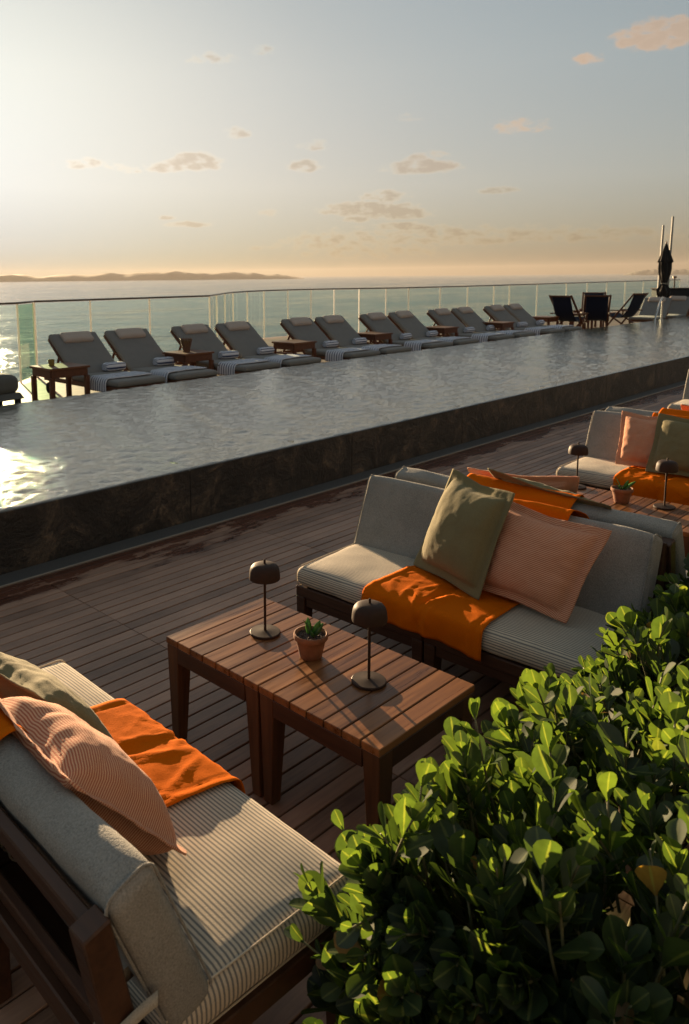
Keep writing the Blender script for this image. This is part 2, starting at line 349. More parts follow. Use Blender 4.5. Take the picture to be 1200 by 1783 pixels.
def cushion(name, material, parent, size, r=.035, crown=.015, wob=.003, seed=0, xf=None, n=(14, 22, 7), corner=0):
    """rounded soft box centred on the origin; UV u runs over the top and down the front for the stripes"""
    sx, sy, sz = [q/2 for q in size]
    def ts(s, k):                                         # denser near the edges
        a = [-s, -s+r*.25, -s+r*.6, -s+r]; b = [-x for x in a[::-1]]
        mid = [-s+r+(2*s-2*r)*i/(k+1) for i in range(1, k+1)]
        return a+mid+b
    X, Y, Z = ts(sx, n[0]), ts(sy, n[1]), ts(sz, n[2]) if sz > r*1.02 else [-sz, -sz*.75, -sz*.4, 0, sz*.4, sz*.75, sz]
    idx = {}; vs = []; fs = []; nm = []
    def vid(i, j, k):
        key = (i, j, k)
        if key not in idx:
            p = Vector((X[i], Y[j], Z[k])); rz = min(r, sz)
            q = Vector((max(-sx+r, min(sx-r, p.x)), max(-sy+r, min(sy-r, p.y)), max(-sz+rz, min(sz-rz, p.z))))
            d = p-q; dd = Vector((d.x/r, d.y/r, d.z/rz))
            if dd.length > 1e-6: dd = dd.normalized(); p = q+Vector((dd.x*r, dd.y*r, dd.z*rz))
            u, v = p.x/sx, p.y/sy
            b = max(0, 1-abs(u)**2.6)*max(0, 1-abs(v)**4)
            nn = fbm((p.x*5+seed, p.y*5, p.z*5+seed*2.1))*wob
            p.z += (1 if Z[k] > 0 else -.3)*crown*b*(abs(p.z)/sz) + nn
            s2 = 1+.012*(1-(Z[k]/sz)**2)
            p.x *= s2; p.y *= 1+.006*(1-(Z[k]/sz)**2)
            p.x += fbm((p.y*6, p.z*8, seed+3))*wob
            idx[key] = len(vs); vs.append(p)
        return idx[key]
    a, b, c = len(X)-1, len(Y)-1, len(Z)-1
    fn = []
    for i in range(a):
        for j in range(b):
            fs.append((vid(i, j, c), vid(i+1, j, c), vid(i+1, j+1, c), vid(i, j+1, c))); fs.append((vid(i, j, 0), vid(i, j+1, 0), vid(i+1, j+1, 0), vid(i+1, j, 0)))
    fn = ['t', 'b']*(a*b)
    for j in range(b):
        for k in range(c):
            fs.append((vid(a, j, k), vid(a, j+1, k), vid(a, j+1, k+1), vid(a, j, k+1))); fs.append((vid(0, j, k), vid(0, j, k+1), vid(0, j+1, k+1), vid(0, j+1, k))); fn += ['x', 'x']
    for i in range(a):
        for k in range(c):
            fs.append((vid(i, 0, k), vid(i+1, 0, k), vid(i+1, 0, k+1), vid(i, 0, k+1))); fs.append((vid(i, b, k), vid(i, b, k+1), vid(i+1, b, k+1), vid(i+1, b, k))); fn += ['y', 'y']
    raw = [v.copy() for v in vs]; lab = dict(zip(map(tuple, fs), fn))
    def uv(vi, f):
        p = raw[vi]; t = lab[tuple(f)]
        if t == 'x': return ((p.x if p.x > 0 else p.x)+(sz-p.z)*(1 if p.x > 0 else -1), p.y)
        return (p.x, p.y if t != 'y' else p.y+p.z)
    if xf: vs = [xf @ v for v in vs]
    return pydata(name, vs, fs, material, parent, uv)

def solid_sheet(name, P, thick, material, parent=None, uvf=None):
    """closed thin cloth from a grid of points P[i][j]"""
    nu, nv = len(P), len(P[0]); N = [[None]*nv for _ in range(nu)]
    for i in range(nu):
        for j in range(nv):
            du = P[min(i+1, nu-1)][j]-P[max(i-1, 0)][j]; dv = P[i][min(j+1, nv-1)]-P[i][max(j-1, 0)]
            N[i][j] = du.cross(dv).normalized() if du.cross(dv).length > 1e-12 else Vector((0, 0, 1))
    vs = [P[i][j]+N[i][j]*thick/2 for i in range(nu) for j in range(nv)]+[P[i][j]-N[i][j]*thick/2 for i in range(nu) for j in range(nv)]
    o = nu*nv; fs = []
    for i in range(nu-1):
        for j in range(nv-1):
            a, b, c, d = i*nv+j, (i+1)*nv+j, (i+1)*nv+j+1, i*nv+j+1
            fs.append((a, b, c, d)); fs.append((o+a, o+d, o+c, o+b))
    rim = [i*nv for i in range(nu)]+[(nu-1)*nv+j for j in range(1, nv)]+[i*nv+nv-1 for i in range(nu-2, -1, -1)]+[j for j in range(nv-2, 0, -1)]
    for a, b in zip(rim, rim[1:]+rim[:1]): fs.append((b, a, o+a, o+b))
    uvs = [uvf(k // nv, k % nv) for k in range(o)]*2 if uvf else None
    return pydata(name, vs, fs, material, parent, uvs)

def resample(pts, n, rad=.02):
    """polyline with softened corners, n points equally spaced"""
    pts = [Vector((p[0], 0, p[1])) for p in pts]; q = [pts[0]]
    for a, b, c in zip(pts, pts[1:], pts[2:]):
        r1 = min(rad, (a-b).length*.45); r2_ = min(rad, (c-b).length*.45)
        s, e = b+(a-b).normalized()*r1, b+(c-b).normalized()*r2_
        for t in range(6):
            t /= 5; q.append(s*(1-t)**2+b*2*t*(1-t)+e*t*t)
    q.append(pts[-1]); L = [0]
    for a, b in zip(q, q[1:]): L.append(L[-1]+(b-a).length)
    out = []; k = 0
    for i in range(n):
        d = L[-1]*i/(n-1)
        while k < len(L)-2 and L[k+1] < d: k += 1
        t = (d-L[k])/max(1e-9, L[k+1]-L[k]); out.append(q[k].lerp(q[k+1], t))
    return out, L[-1]

# ------------------------------------------------------------------ setting
def struct(o): o['kind'] = 'structure'; return o
g = G(); g.b.verts.new((-24000, -24000, -60)); g.b.verts.new((24000, -24000, -60)); g.b.verts.new((24000, 24000, -60)); g.b.verts.new((-24000, 24000, -60)); g.b.faces.new(g.b.verts)
struct(g.out('sea', M['sea'], None, 0))
def ridge(name, pts, dist, depth):
    """low hills: a crest line seen in direction of photo columns, heights in metres, real depth front and back"""
    rows = []; n = 160
    for i in range(n+1):
        t = i/n*(len(pts)-1); k = min(int(t), len(pts)-2); f = t-k
        x = pts[k][0]*(1-f)+pts[k+1][0]*f; h = pts[k][1]*(1-f)+pts[k+1][1]*f
        d = direction(x, 480); a = math.atan2(d.y, d.x); r = []
        for j in range(9):
            s = j/8; prof = math.sin(math.pi*s)**.8
            hh = h*prof*(1+.35*fbm((i*.12, s*3, dist*.01), 4))+ (6 if 0 < j < 8 else -4)*(1 if h > 1 else 0)
            rr = dist+depth*(s-.3)
            r.append(Vector((rr*math.cos(a), rr*math.sin(a), -60+hh)))
        rows.append(r)
    vs = [v for r in rows for v in r]; fs = [(i*9+j, (i+1)*9+j, (i+1)*9+j+1, i*9+j+1) for i in range(n) for j in range(8)]
    return struct(pydata(name, vs, fs, M['hill']))
ridge('hills', [(-260, 90), (-120, 120), (-40, 95), (10, 125), (60, 85), (90, 92), (150, 105), (200, 118), (250, 125), (300, 150), (340, 130), (390, 128), (430, 100), (470, 88), (500, 55), (530, 0)], 14500, 2500)
ridge('hills', [(1085, 0), (1105, 70), (1140, 95), (1165, 80), (1200, 110), (1300, 140), (1400, 60)], 17500, 2000)

# lower deck: every board of a module a bevelled plank, all one floor
g = G(); PITCH_, MOD = .0763, 1.56
y = 2.896-PITCH_*60
row = 0
while y < 4.19:
    xs = [2.15+MOD*k for k in range(-3, 13)]
    for a, b in zip(xs, xs[1:]):
        dz = random.uniform(-.0012, .0012)
        g.box(a+.0012, b-.0012, y+.0036, y+PITCH_-.0036, -.022, dz, .0022)
    y += PITCH_; row += 1
ytop = y
struct(g.out('deck', M['deck'], None, 30))
g = G(); g.box(-6, 24, -4, 4.4, -.10, -.0225, 0); struct(g.out('ground', M['under']))
g = G(); g.box(-6, 24, ytop+.022, 4.398, -.02, -.006, 0); struct(g.out('gutter', M['gravel']))
g = G(); g.box(-6, 24, ytop+.006, ytop+.020, -.02, .006, .002); struct(g.out('curb', M['curb_metal']))

# pool: wall of stone panels and water
t = empty('pool_wall', 'low dark brown slate wall of the raised pool along the deck', 'wall', (0, 4.4, 0))
xs = [-6, -3.1, -.35, 2.0-.0, 3.52, 5.4, 7.25, 9.1, 10.95, 12.8, 14.65, 16.5, 18.35, 20.2, 24, 27, 34]
for a, b in zip(xs, xs[1:]):
    g = G(); g.box(a+.0008, b-.0008, 0, .35, -.03, .386, .004)
    o = g.out('stone_panel', M['stone'], t)
FE = [(-6, 8.08), (0, 8.12), (4, 8.18), (6, 8.28), (9, 8.38), (20, 8.43), (34, 8.45)]
def ripple(x, y):
    a = min(1, (y-4.40)/.05)
    h = .0075*noise.noise((x*6, y*7, 0))+.0052*noise.noise((x*13+y*3, y*15, 5))+.0024*noise.noise((x*30, y*33, 9))
    d = math.hypot(x-1.6, y-6.0); h += .0018*math.sin(d*58+3*noise.noise((x*3, y*3, 2)))*max(0, 1-abs(d-.9)/1.5)
    return h*a
X_ = [-6, -4, -2, -.5]; st = .5
while X_[-1] < 34: X_.append(X_[-1]+max(.017, X_[-1]*.0062))
g = G(); rows = []
for x in X_:
    for (a, ya), (b, yb) in zip(FE, FE[1:]):
        if a <= x <= b or b == 34: yf = ya+(yb-ya)*(min(x, 34)-a)/(b-a); break
    ny = 190; ys = [4.400, 4.404, 4.412, 4.43]+[4.43+(yf-4.43)*k/ny for k in range(1, ny+1)]
    zs = [.375, .3845, .3895, .392]+[.392]*ny
    rows.append([g.b.verts.new((x, q, z+ripple(x, q))) for q, z in zip(ys, zs)]+[g.b.verts.new((x, yf+.01, .36))])
for r1, r3 in zip(rows, rows[1:]):
    for k in range(len(r1)-1): g.b.faces.new((r1[k], r3[k], r3[k+1], r1[k+1]))
struct(g.out('pool_water', M['water'], None, 0))

# upper deck beyond the pool (boards in one sheet with its edge)
D = .10
OUT = [(-6, 10.9), (2, 11.35), (5.95, 11.9), (6.45, 12.42), (10.5, 12.45), (12.2, 14.0), (13.5, 15.0), (15, 15.35), (17, 15.25), (18.8, 14.3), (21, 13.75), (25, 13.7), (29, 13.75), (34, 13.9), (40, 14.2)]
g = G(); top = [g.b.verts.new((x, y, D)) for x, y in [(40, 8.40), (-6, 8.03)]+OUT]; g.b.faces.new(top)
ext = bmesh.ops.extrude_face_region(g.b, geom=g.b.faces[:]); bmesh.ops.translate(g.b, verts=[v for v in ext['geom'] if isinstance(v, bmesh.types.BMVert)], vec=(0, 0, -.6))
struct(g.out('pool_terrace', M['deck2'], None, 30))

# unseen timber block added behind the viewer to cut sky light and bounce sun
t = empty('shade_building', 'unseen grey timber clad block added behind the hedge to shade the terrace', 'shade_building', (8, -2.6, 0))
g = G(); k = -14.0
while k < 18: g.box(k, k+.155, -.04, 0, 0, 3.5, .004); k += .16
g.out('wall', M['clad'], t); g = G(); g.box(-14, 18, -4.0, -.041, 0, 3.5, 0); g.out('inner_wall', M['under'], t)
g = G(); g.box(-14.2, 18.2, -4.1, .12, 3.501, 3.62, .01); g.out('roof', M['clad'], t)

# ------------------------------------------------------------------ glass railing
RZ = 1.40
def railing(label, pts, skip_first=False, green=()):
    t = empty('glass_railing', label, 'railing', (pts[0][0], pts[0][1], D), 0, 'glass railings at the terrace edge'); o = Vector((pts[0][0], pts[0][1], D))
    P = [Vector((x, y, D))-o for x, y in pts]
    g = G(); g.tube([p+Vector((0, 0, RZ-D)) for p in P], .018, 8); g.out('handrail', M['rail_metal'], t)
    for i, (a, b) in enumerate(zip(P, P[1:])):
        d = (b-a); n = Vector((-d.y, d.x, 0)).normalized()*.006; e = d.normalized()*.022
        q = [a+e-n, b-e-n, b-e+n, a+e+n]
        g = G(); g.hexa([v+Vector((0, 0, .03)) for v in q], [v+Vector((0, 0, RZ-D-.03)) for v in q], 0)
        g.out('glass_panel', M['glass_green' if i in green else 'glass'], t, 20)
    for i, a in enumerate(P):
        if skip_first and i == 0: continue
        d = (P[min(i+1, len(P)-1)]-P[max(i-1, 0)]).normalized()
        g = G(); g.bar(a, a+Vector((0, 0, RZ-D-.02)), .034, .016, (d.x, d.y, 0), .002); g.out('post', M['post_metal'], t)
    return t
railing('short glass railing run at the far left with green tinted return pane', [(2.0, 11.25), (5.95, 11.80), (6.50, 12.30)], True, (1,))
railing('long glass railing curving behind the loungers with pale slim posts', [(6.53, 12.32), (7.62, 12.30), (8.92, 12.28), (10.45, 12.30), (11.2, 12.95), (12.15, 13.75), (12.95, 14.35), (13.85, 14.80), (14.75, 15.10),
  (15.8, 15.22), (16.65, 15.12), (17.35, 14.85), (18.0, 14.45), (18.75, 14.05), (19.5, 13.78), (20.9, 13.60), (22.4, 13.55), (24.0, 13.52), (25.0, 13.50), (27.0, 13.50), (29.4, 13.52), (31.3, 13.55), (33.3, 13.6), (35.3, 13.62), (37.3, 13.6), (42, 13.6)])

# ------------------------------------------------------------------ tables
def make_table(label, loc, group):
    t = empty('coffee_table', label, 'table', loc, 0, group)
    hx, p_, n_ = .2625, .0732, 7; hy = p_*n_/2; zt = .43; th = .026
    g = G()
    for k in range(n_):
        y0 = -hy+k*p_; g.box(-hx, hx, y0+.0025, y0+p_-.0025, zt-th, zt+random.uniform(-.0006, .0006), .0022)
    g.out('tabletop', M['table_top'], t, 30)
    g = G(); za, zb = zt-th-.062, zt-th-.001
    for s in (-1, 1):
        g.box(s*(hx-.012)-.011, s*(hx-.012)+.011, -hy+.068, hy-.068, za, zb, .002)
        g.box(-hx+.066, hx-.066, s*(hy-.014)-.011, s*(hy-.014)+.011, za, zb, .002)
    g.out('apron', M['frame_wood'], t)
    for sx in (-1, 1):
        for sy in (-1, 1):
            xo, yo = sx*(hx-.0025), sy*(hy-.0035)
            b = [(xo-sx*.012, yo-sy*.004), (xo-sx*.056, yo-sy*.004), (xo-sx*.056, yo-sy*.045), (xo-sx*.012, yo-sy*.045)]
            q = [(xo, yo), (xo-sx*.072, yo), (xo-sx*.072, yo-sy*.066), (xo, yo-sy*.066)]
            if sx*sy < 0: b, q = b[::-1], q[::-1]
            g = G(); g.hexa([(x, y, 0) for x, y in b], [(x, y, zt-th-.0005) for x, y in q], .003); g.out('leg', M['table_wood'], t)
    return t
T1 = make_table('brown slatted coffee table with lamp and potted succulent nearest the pool', (1.957, 2.0358, 0), 'slatted coffee tables')
dup(T1, (1.957, 1.5225, 0), 0, 'brown slatted coffee table carrying one lamp, nearest the hedge')
dup(T1, (4.66, 2.036, 0), 0, 'slatted coffee table behind the near sofas, under the farthest small lamp')
dup(T1, (4.66, 1.5225, 0), 0, 'slatted coffee table of the farther seating group, cut by the right edge')

# lamps
def make_lamp(label, loc):
    t = empty('table_lamp', label, 'lamp', loc, 0, 'brown cordless table lamps')
    g = G(); g.lathe([(0, 0), (.058, 0), (.0595, .002), (.0595, .008), (.057, .0105), (.02, .0125), (.008, .014), (0, .014)], 48); g.out('base', M['bronze'], t)
    g = G(); g.lathe([(0, .013), (.0052, .013), (.0052, .272), (0, .272)], 16); g.out('stem', M['bronze'], t)
    g = G(); g.lathe([(.0555, .228), (.0590, .2225), (.0597, .228), (.0592, .240), (.0572, .256), (.0535, .267), (.047, .2755), (.037, .2805), (.024, .283), (0, .284)], 48)
    g.lathe([(.0555, .228), (.055, .240), (.053, .256), (.048, .265), (.036, .274), (0, .277)], 48)
    g.out('lamp_shade', M['bronze'], t, 50)
    g = G(); g.lathe([(0, .283), (.0045, .283), (.0045, .296), (.0035, .299), (0, .300)], 16); g.out('finial', M['bronze'], t)
    return t
ZT = .4308
L1 = make_lamp('brown metal dome table lamp at the pool end of the near table', (1.982, 2.037, ZT))
dup(L1, (1.976, 1.528, ZT), 0, 'brown metal dome table lamp in front of the orange throw, nearest the viewer')
dup(L1, (4.85, 2.10, ZT), 0, 'small brown dome lamp in front of the grey back cushion, farther table')
dup(L1, (4.78, 1.546, ZT), 0, 'brown dome lamp at the right edge in front of the dark green cushion')

# potted plants
def thick_leaf(g, base, tip, wid, normal, th=.006):
    base, tip, normal = Vector(base), Vector(tip), Vector(normal).normalized(); d = tip-base; s = d.cross(normal).normalized(); n = s.cross(d).normalized()
    rows = []
    for t, wv in ((0, .3), (.2, .72), (.45, 1), (.7, .82), (.88, .45), (1, .04)):
        c = base+d*t+n*(.012*math.sin(t*2.2)); hw = wid/2*wv; tt = th*(.3+.7*wv)
        rows.append([g.b.verts.new(c+s*hw), g.b.verts.new(c+n*tt*.2-n*tt*.6), g.b.verts.new(c-s*hw), g.b.verts.new(c+n*tt*.55)])
    for a, b in zip(rows, rows[1:]):
        for k in range(4): g.b.faces.new((a[k], a[(k+1) % 4], b[(k+1) % 4], b[k]))
    g.b.faces.new(rows[0]); g.b.faces.new(rows[-1][::-1])
def make_pot(label, loc, leaves, rz=0):
    t = empty('potted_plant', label, 'plant', loc, rz, 'small potted succulents'); t.scale = (.94, .94, .92)
    g = G(); g.lathe([(0, 0), (.040, 0), (.043, .003), (.052, .045), (.0585, .074), (.0600, .0755), (.0640, .0765), (.0665, .080), (.0670, .094), (.0655, .0985), (.0615, .0995), (.0590, .097), (.0575, .085), (.055, .08), (0, .08)], 48)
    g.out('pot', M['terracotta'], t, 40)
    g = G(); prof = [(.0565, .084), (.04, .088), (.02, .090), (0, .091)]; g.lathe(prof, 24)
    for k in range(150):
        a, r = random.uniform(0, 6.28), .054*math.sqrt(random.random()); s = random.uniform(.0022, .0048)
        mtx = Matrix.Translation((r*math.cos(a), r*math.sin(a), .087+random.uniform(0, .004))) @ Matrix.Rotation(random.uniform(0, 3), 4, (1, .4, .7)) @ Matrix.Diagonal((s, s*.8, s*.6, 1))
        bmesh.ops.create_icosphere(g.b, subdivisions=1, radius=1, matrix=mtx)
    g.out('soil', M['soil'], t, 0)
    for k, (b, tip, wd, nn) in enumerate(leaves):
        g = G(); thick_leaf(g, b, tip, wd, nn); o = g.out('leaf', M['pot_leaf'], t, 0)
        a = o.data.attributes.new('tone', 'FLOAT', 'POINT')
        for q in a.data: q.value = .2+.15*k
    return t
make_pot('small terracotta pot with short green succulent between the two lamps', (1.971, 1.789, ZT),
  [((0, .004, .085), (-.022, .030, .142), .030, (1, -.3, .6)), ((.008, 0, .085), (.032, -.018, .150), .028, (-.4, -.8, .6)), ((.004, -.01, .085), (.045, -.028, .132), .026, (-.2, -.5, 1)),
   ((-.006, -.008, .085), (-.030, -.018, .112), .036, (.3, -.6, 1)), ((0, .01, .085), (.015, .03, .15), .025, (-.5, -.5, .5))])
make_pot('terracotta pot with long leaved succulent on the farther table beside orange cloth', (4.713, 1.765, ZT),
  [((0, .004, .085), (-.015, .055, .165), .030, (.5, -.5, .6)), ((.008, 0, .085), (.035, -.018, .15), .026, (-.4, -.8, .6)), ((.004, -.01, .085), (.062, -.062, .137), .024, (-.2, -.5, 1)),
   ((-.006, .008, .085), (-.03, .045, .125), .026, (.3, -.6, 1)), ((0, 0, .085), (-.045, .01, .11), .024, (.3, -.5, 1))])

# ------------------------------------------------------------------ sofas (two sections each)
def make_section(label, loc, rz):
    t = empty('sofa_section', label, 'sofa', loc, rz, 'armless outdoor sofa sections')
    hy = .352
    g = G()
    g.box(-.052, 0, -hy, hy, .282, .333, .004); g.box(-.62, -.57, -hy+.06, hy-.06, .262, .322, .004)
    for s in (-1, 1): g.box(-.57, -.053, s*(hy-.026)-.024, s*(hy-.026)+.024, .272, .330, .003)
    g.box(-.045, -.012, -hy+.052, hy-.052, .235, .281, .003)
    for k in range(5): g.box(-.56+.1*k, -.50+.1*k, -hy+.05, hy-.05, .305, .3285, .002)
    g.out('seat_frame', M['frame_wood'], t)
    for s in (-1, 1):
        y0, y1 = s*hy, s*(hy-.052); b1 = s*(hy-.008); b2 = s*(hy-.050)
        def leg(xa, xb, xc, xd, zt):
            b = [(xa, b1), (xb, b1), (xb, b2), (xa, b2)]; q = [(xc, y0), (xd, y0), (xd, y1), (xc, y1)]
            g = G(); g.hexa([(x, y, 0) for x, y in b], [(x, y, zt) for x, y in q], .003); return g
        leg(-.055, -.006, -.070, -.0015, .281).out('leg', M['frame_wood'], t)
        g = leg(-.610, -.565, -.625, -.565, .27)
        g.out('leg', M['frame_wood'], t)
        g = G(); n = .055
        yy = [y0, y1]
        g.hexa([(-.625, y0, .272), (-.565, y0, .272), (-.565, y1, .272), (-.625, y1, .272)], [(-.708, y0, .702), (-.652, y0, .717), (-.652, y1, .717), (-.708, y1, .702)], .004)
        g.out('back_post', M['frame_wood'], t)
    g = G(); g.bar((-.658, -hy+.053, .655), (-.658, hy-.053, .655), .028, .085, (-.3, 0, 1), .004); pass
    g.bar((-.600, -hy+.053, .37), (-.600, hy-.053, .37), .024, .09, (-.3, 0, 1), .004); g.out('back_rail', M['frame_wood'], t)
    sc = cushion('seat_cushion', M['seat'], t, (.545, .700, .094), r=.036, crown=.016, wob=.004, seed=1.3, xf=Matrix.Translation((-.262, 0, .382)))
    d = Vector((-.36, 0, .933)).normalized(); f = Vector((d.z, 0, -d.x))       # up along the back, and its front normal
    xf = Matrix((f, Vector((0, 1, 0)), d)).transposed().to_4x4(); xf.translation = Vector((-.425, 0, .418))+d*.187-f*.052
    cushion('back_cushion', M['tweed'], t, (.104, .700, .385), r=.028, crown=.012, wob=.004, seed=4.1, xf=xf, n=(5, 22, 12))
    def piping(par, sx, sz, r, yy, xf, rad):
        pts = []
        for cx, cz, a0 in ((1, 1, 0), (-1, 1, 90), (-1, -1, 180), (1, -1, 270)):
            for k in range(6):
                a = R(a0+18*k); pts.append(Vector((cx*(sx/2-r)+(r+.0028)*math.cos(a), yy, cz*(sz/2-r)+(r+.0028)*math.sin(a))))
        g = G(); g.tube([xf @ q for q in pts+[pts[0]]], rad, 6, False); return g
    bc = [c for c in kids(t) if c.name.startswith('back_cushion')][0]
    for s in (-1, 1):
        piping(bc, .104, .385, .028, s*.337, xf, .0030).out('piping', M['tweed'], bc)
        piping(sc, .548, .094, .036, s*.334, Matrix.Translation((-.262, 0, .382)), .0026).out('piping', M['seat'], sc)
    for s in (-1, 1):                                                          # webbing loops that tie the cushion to the post
        g = G(); pth = []
        for k in range(15):
            a = math.pi*k/14; pth.append(Vector((-.560-.110*math.sin(a), s*(hy-.028)+s*.040*math.cos(a), .515-.055*math.sin(a)**2)))
        rows = [[g.b.verts.new(q+Vector((-.012, 0, .016*e))) for e in (-1, 1)]+[g.b.verts.new(q+Vector((-.009, 0, .016*e))) for e in (1, -1)] for q in pth]
        for a, b in zip(rows, rows[1:]):
            for k in range(4): g.b.faces.new((a[k], a[(k+1) % 4], b[(k+1) % 4], b[k]))
        g.b.faces.new(rows[0]); g.b.faces.new(rows[-1][::-1]); g.out('strap', M['strap'], t, 0)
    return t
SY = 1.74
S0 = make_section('grey striped sofa section nearest the viewer, lower left, seen from behind', (1.30+.3555*math.sin(R(-1.5)), 1.72-.3555, 0), R(-1.5))
sofas = [
 ((1.30-.3555*math.sin(R(-1.5)), 1.72+.3555), -1.5, 'far half of the lower left sofa, under the green cushion'),
 ((2.595, SY+.352), 181.5, 'grey sofa section with bare seat facing the near table, pool end'),
 ((2.613, SY-.359), 181.5, 'grey sofa section behind the striped peach cushion, beside the hedge'),
 ((4.005, SY+.3555), 0, 'sofa section turned away, pool end, only its grey back top showing'),
 ((4.005, SY-.3555), 0, 'sofa section turned away, hedge end, its grey back rail above the striped peach cushion'),
 ((5.29, SY+.3555), 180, 'pale seated sofa section behind the farther table with pink cushion'),
 ((5.29, SY-.3555), 180, 'sofa section at the right edge behind the dark green cushion'),
 ((6.70, SY+.3555), 0, 'sofa section mostly hidden behind the pink and green cushions, far right'),
 ((8.66, 2.49), 180, 'empty pale sofa section at the right edge, farthest along the deck')]
for (x, y), a, lab in sofas: dup(S0, (x, y, 0), R(a), lab)

# throws over seat, back and back top
def throw(name, label, loc, rz, seed, w_=.57, sag=1.0, bump_=1.0, skew=0.0):
    pts = [(.020, .318), (.022, .40), (.012, .437), (-.05, .446), (-.25, .452), (-.405, .444), (-.418, .452), (-.555, .790), (-.580, .797), (-.672, .755), (-.700, .70), (-.680, .63)]
    n, mv = 96, 54; P, Ln = resample(pts, n, .028)
    nrm = [ (lambda a, b: Vector((-(b-a).z, 0, (b-a).x)).normalized()*-1)(P[max(i-1, 0)], P[min(i+1, n-1)]) for i in range(n)]
    rnd = random.Random(seed); rid = [(rnd.uniform(.02, .50), rnd.uniform(-.26, .26), rnd.uniform(-1.2, 1.2), rnd.uniform(.005, .011), rnd.uniform(.002, .006)) for _ in range(30)]
    rid += [(.17, .02, .35, .010, .014*bump_), (.12, -.03, -.5, .008, .012*bump_), (.26, .05, .9, .008, .008*bump_), (.10, .04, .1, .007, .010*bump_)]
    rows = []
    for i in range(n):
        s = Ln*i/(n-1); r = []
        for j in range(mv):
            y = w_*(j/(mv-1)-.5); p = P[i].copy(); p.y = skew*(s/Ln)**1.5+y*(1+.015*math.sin(s*5+seed))+.012*math.sin(s*3.1+seed*2)
            h = .0035+.004*max(-.3, fbm((s*7, y*6, seed*3.7)))+.0016*fbm((s*26, y*18, seed*1.7))
            dip = math.exp(-(y/.022)**2)*(.011 if s < .60 else .004)                    # sinks into the gap between the cushions
            for (rs, ry, an, wd, am) in rid:
                dx, dy = s-rs, y-ry; u = dx*math.cos(an)+dy*math.sin(an); v = -dx*math.sin(an)+dy*math.cos(an)
                h += am*math.exp(-(v/wd)**2-(u/.10)**2)
            hem = .0022 if (w_*.5-abs(y) < .028) else 0
            hem2 = -.0022 if abs(w_*.5-abs(y)-.030) < .006 else 0
            p += nrm[i]*(max(h, .002)-dip*sag+hem+hem2)
            if i < 10: p += Vector((.008*math.sin(y*24+seed)+.004*math.sin(y*55), 0, .008*math.sin(y*9+seed)))*(1-i/10)
            r.append(p)
        rows.append(r)
    o = solid_sheet(name, rows, .0018, M['orange']); o.location = loc; o.rotation_euler = (0, 0, rz)
    return tag(o, label, 'throw', 'orange throws over the sofas')
throw('throw_blanket', 'orange throw with a centre fold over the lower left sofa', (1.30, 1.725, 0), R(-1.5), 3, bump_=.35, sag=.55, skew=.12)
throw('throw_blanket', 'crumpled orange throw hanging over the front of the middle sofa seat', (2.604, SY, 0), R(181.5), 8, skew=.12)
throw('throw_blanket', 'red orange throw folded over the sofa back, under the flopped green cushion', (4.005, SY, 0), 0, 5)
throw('throw_blanket', 'orange throw on the far right sofa, under the dark green cushion', (5.29, SY, 0), R(180), 12)
throw('throw_blanket', 'orange throw on the hidden sofa behind the far right cushions', (6.70, SY, 0), 0, 15)

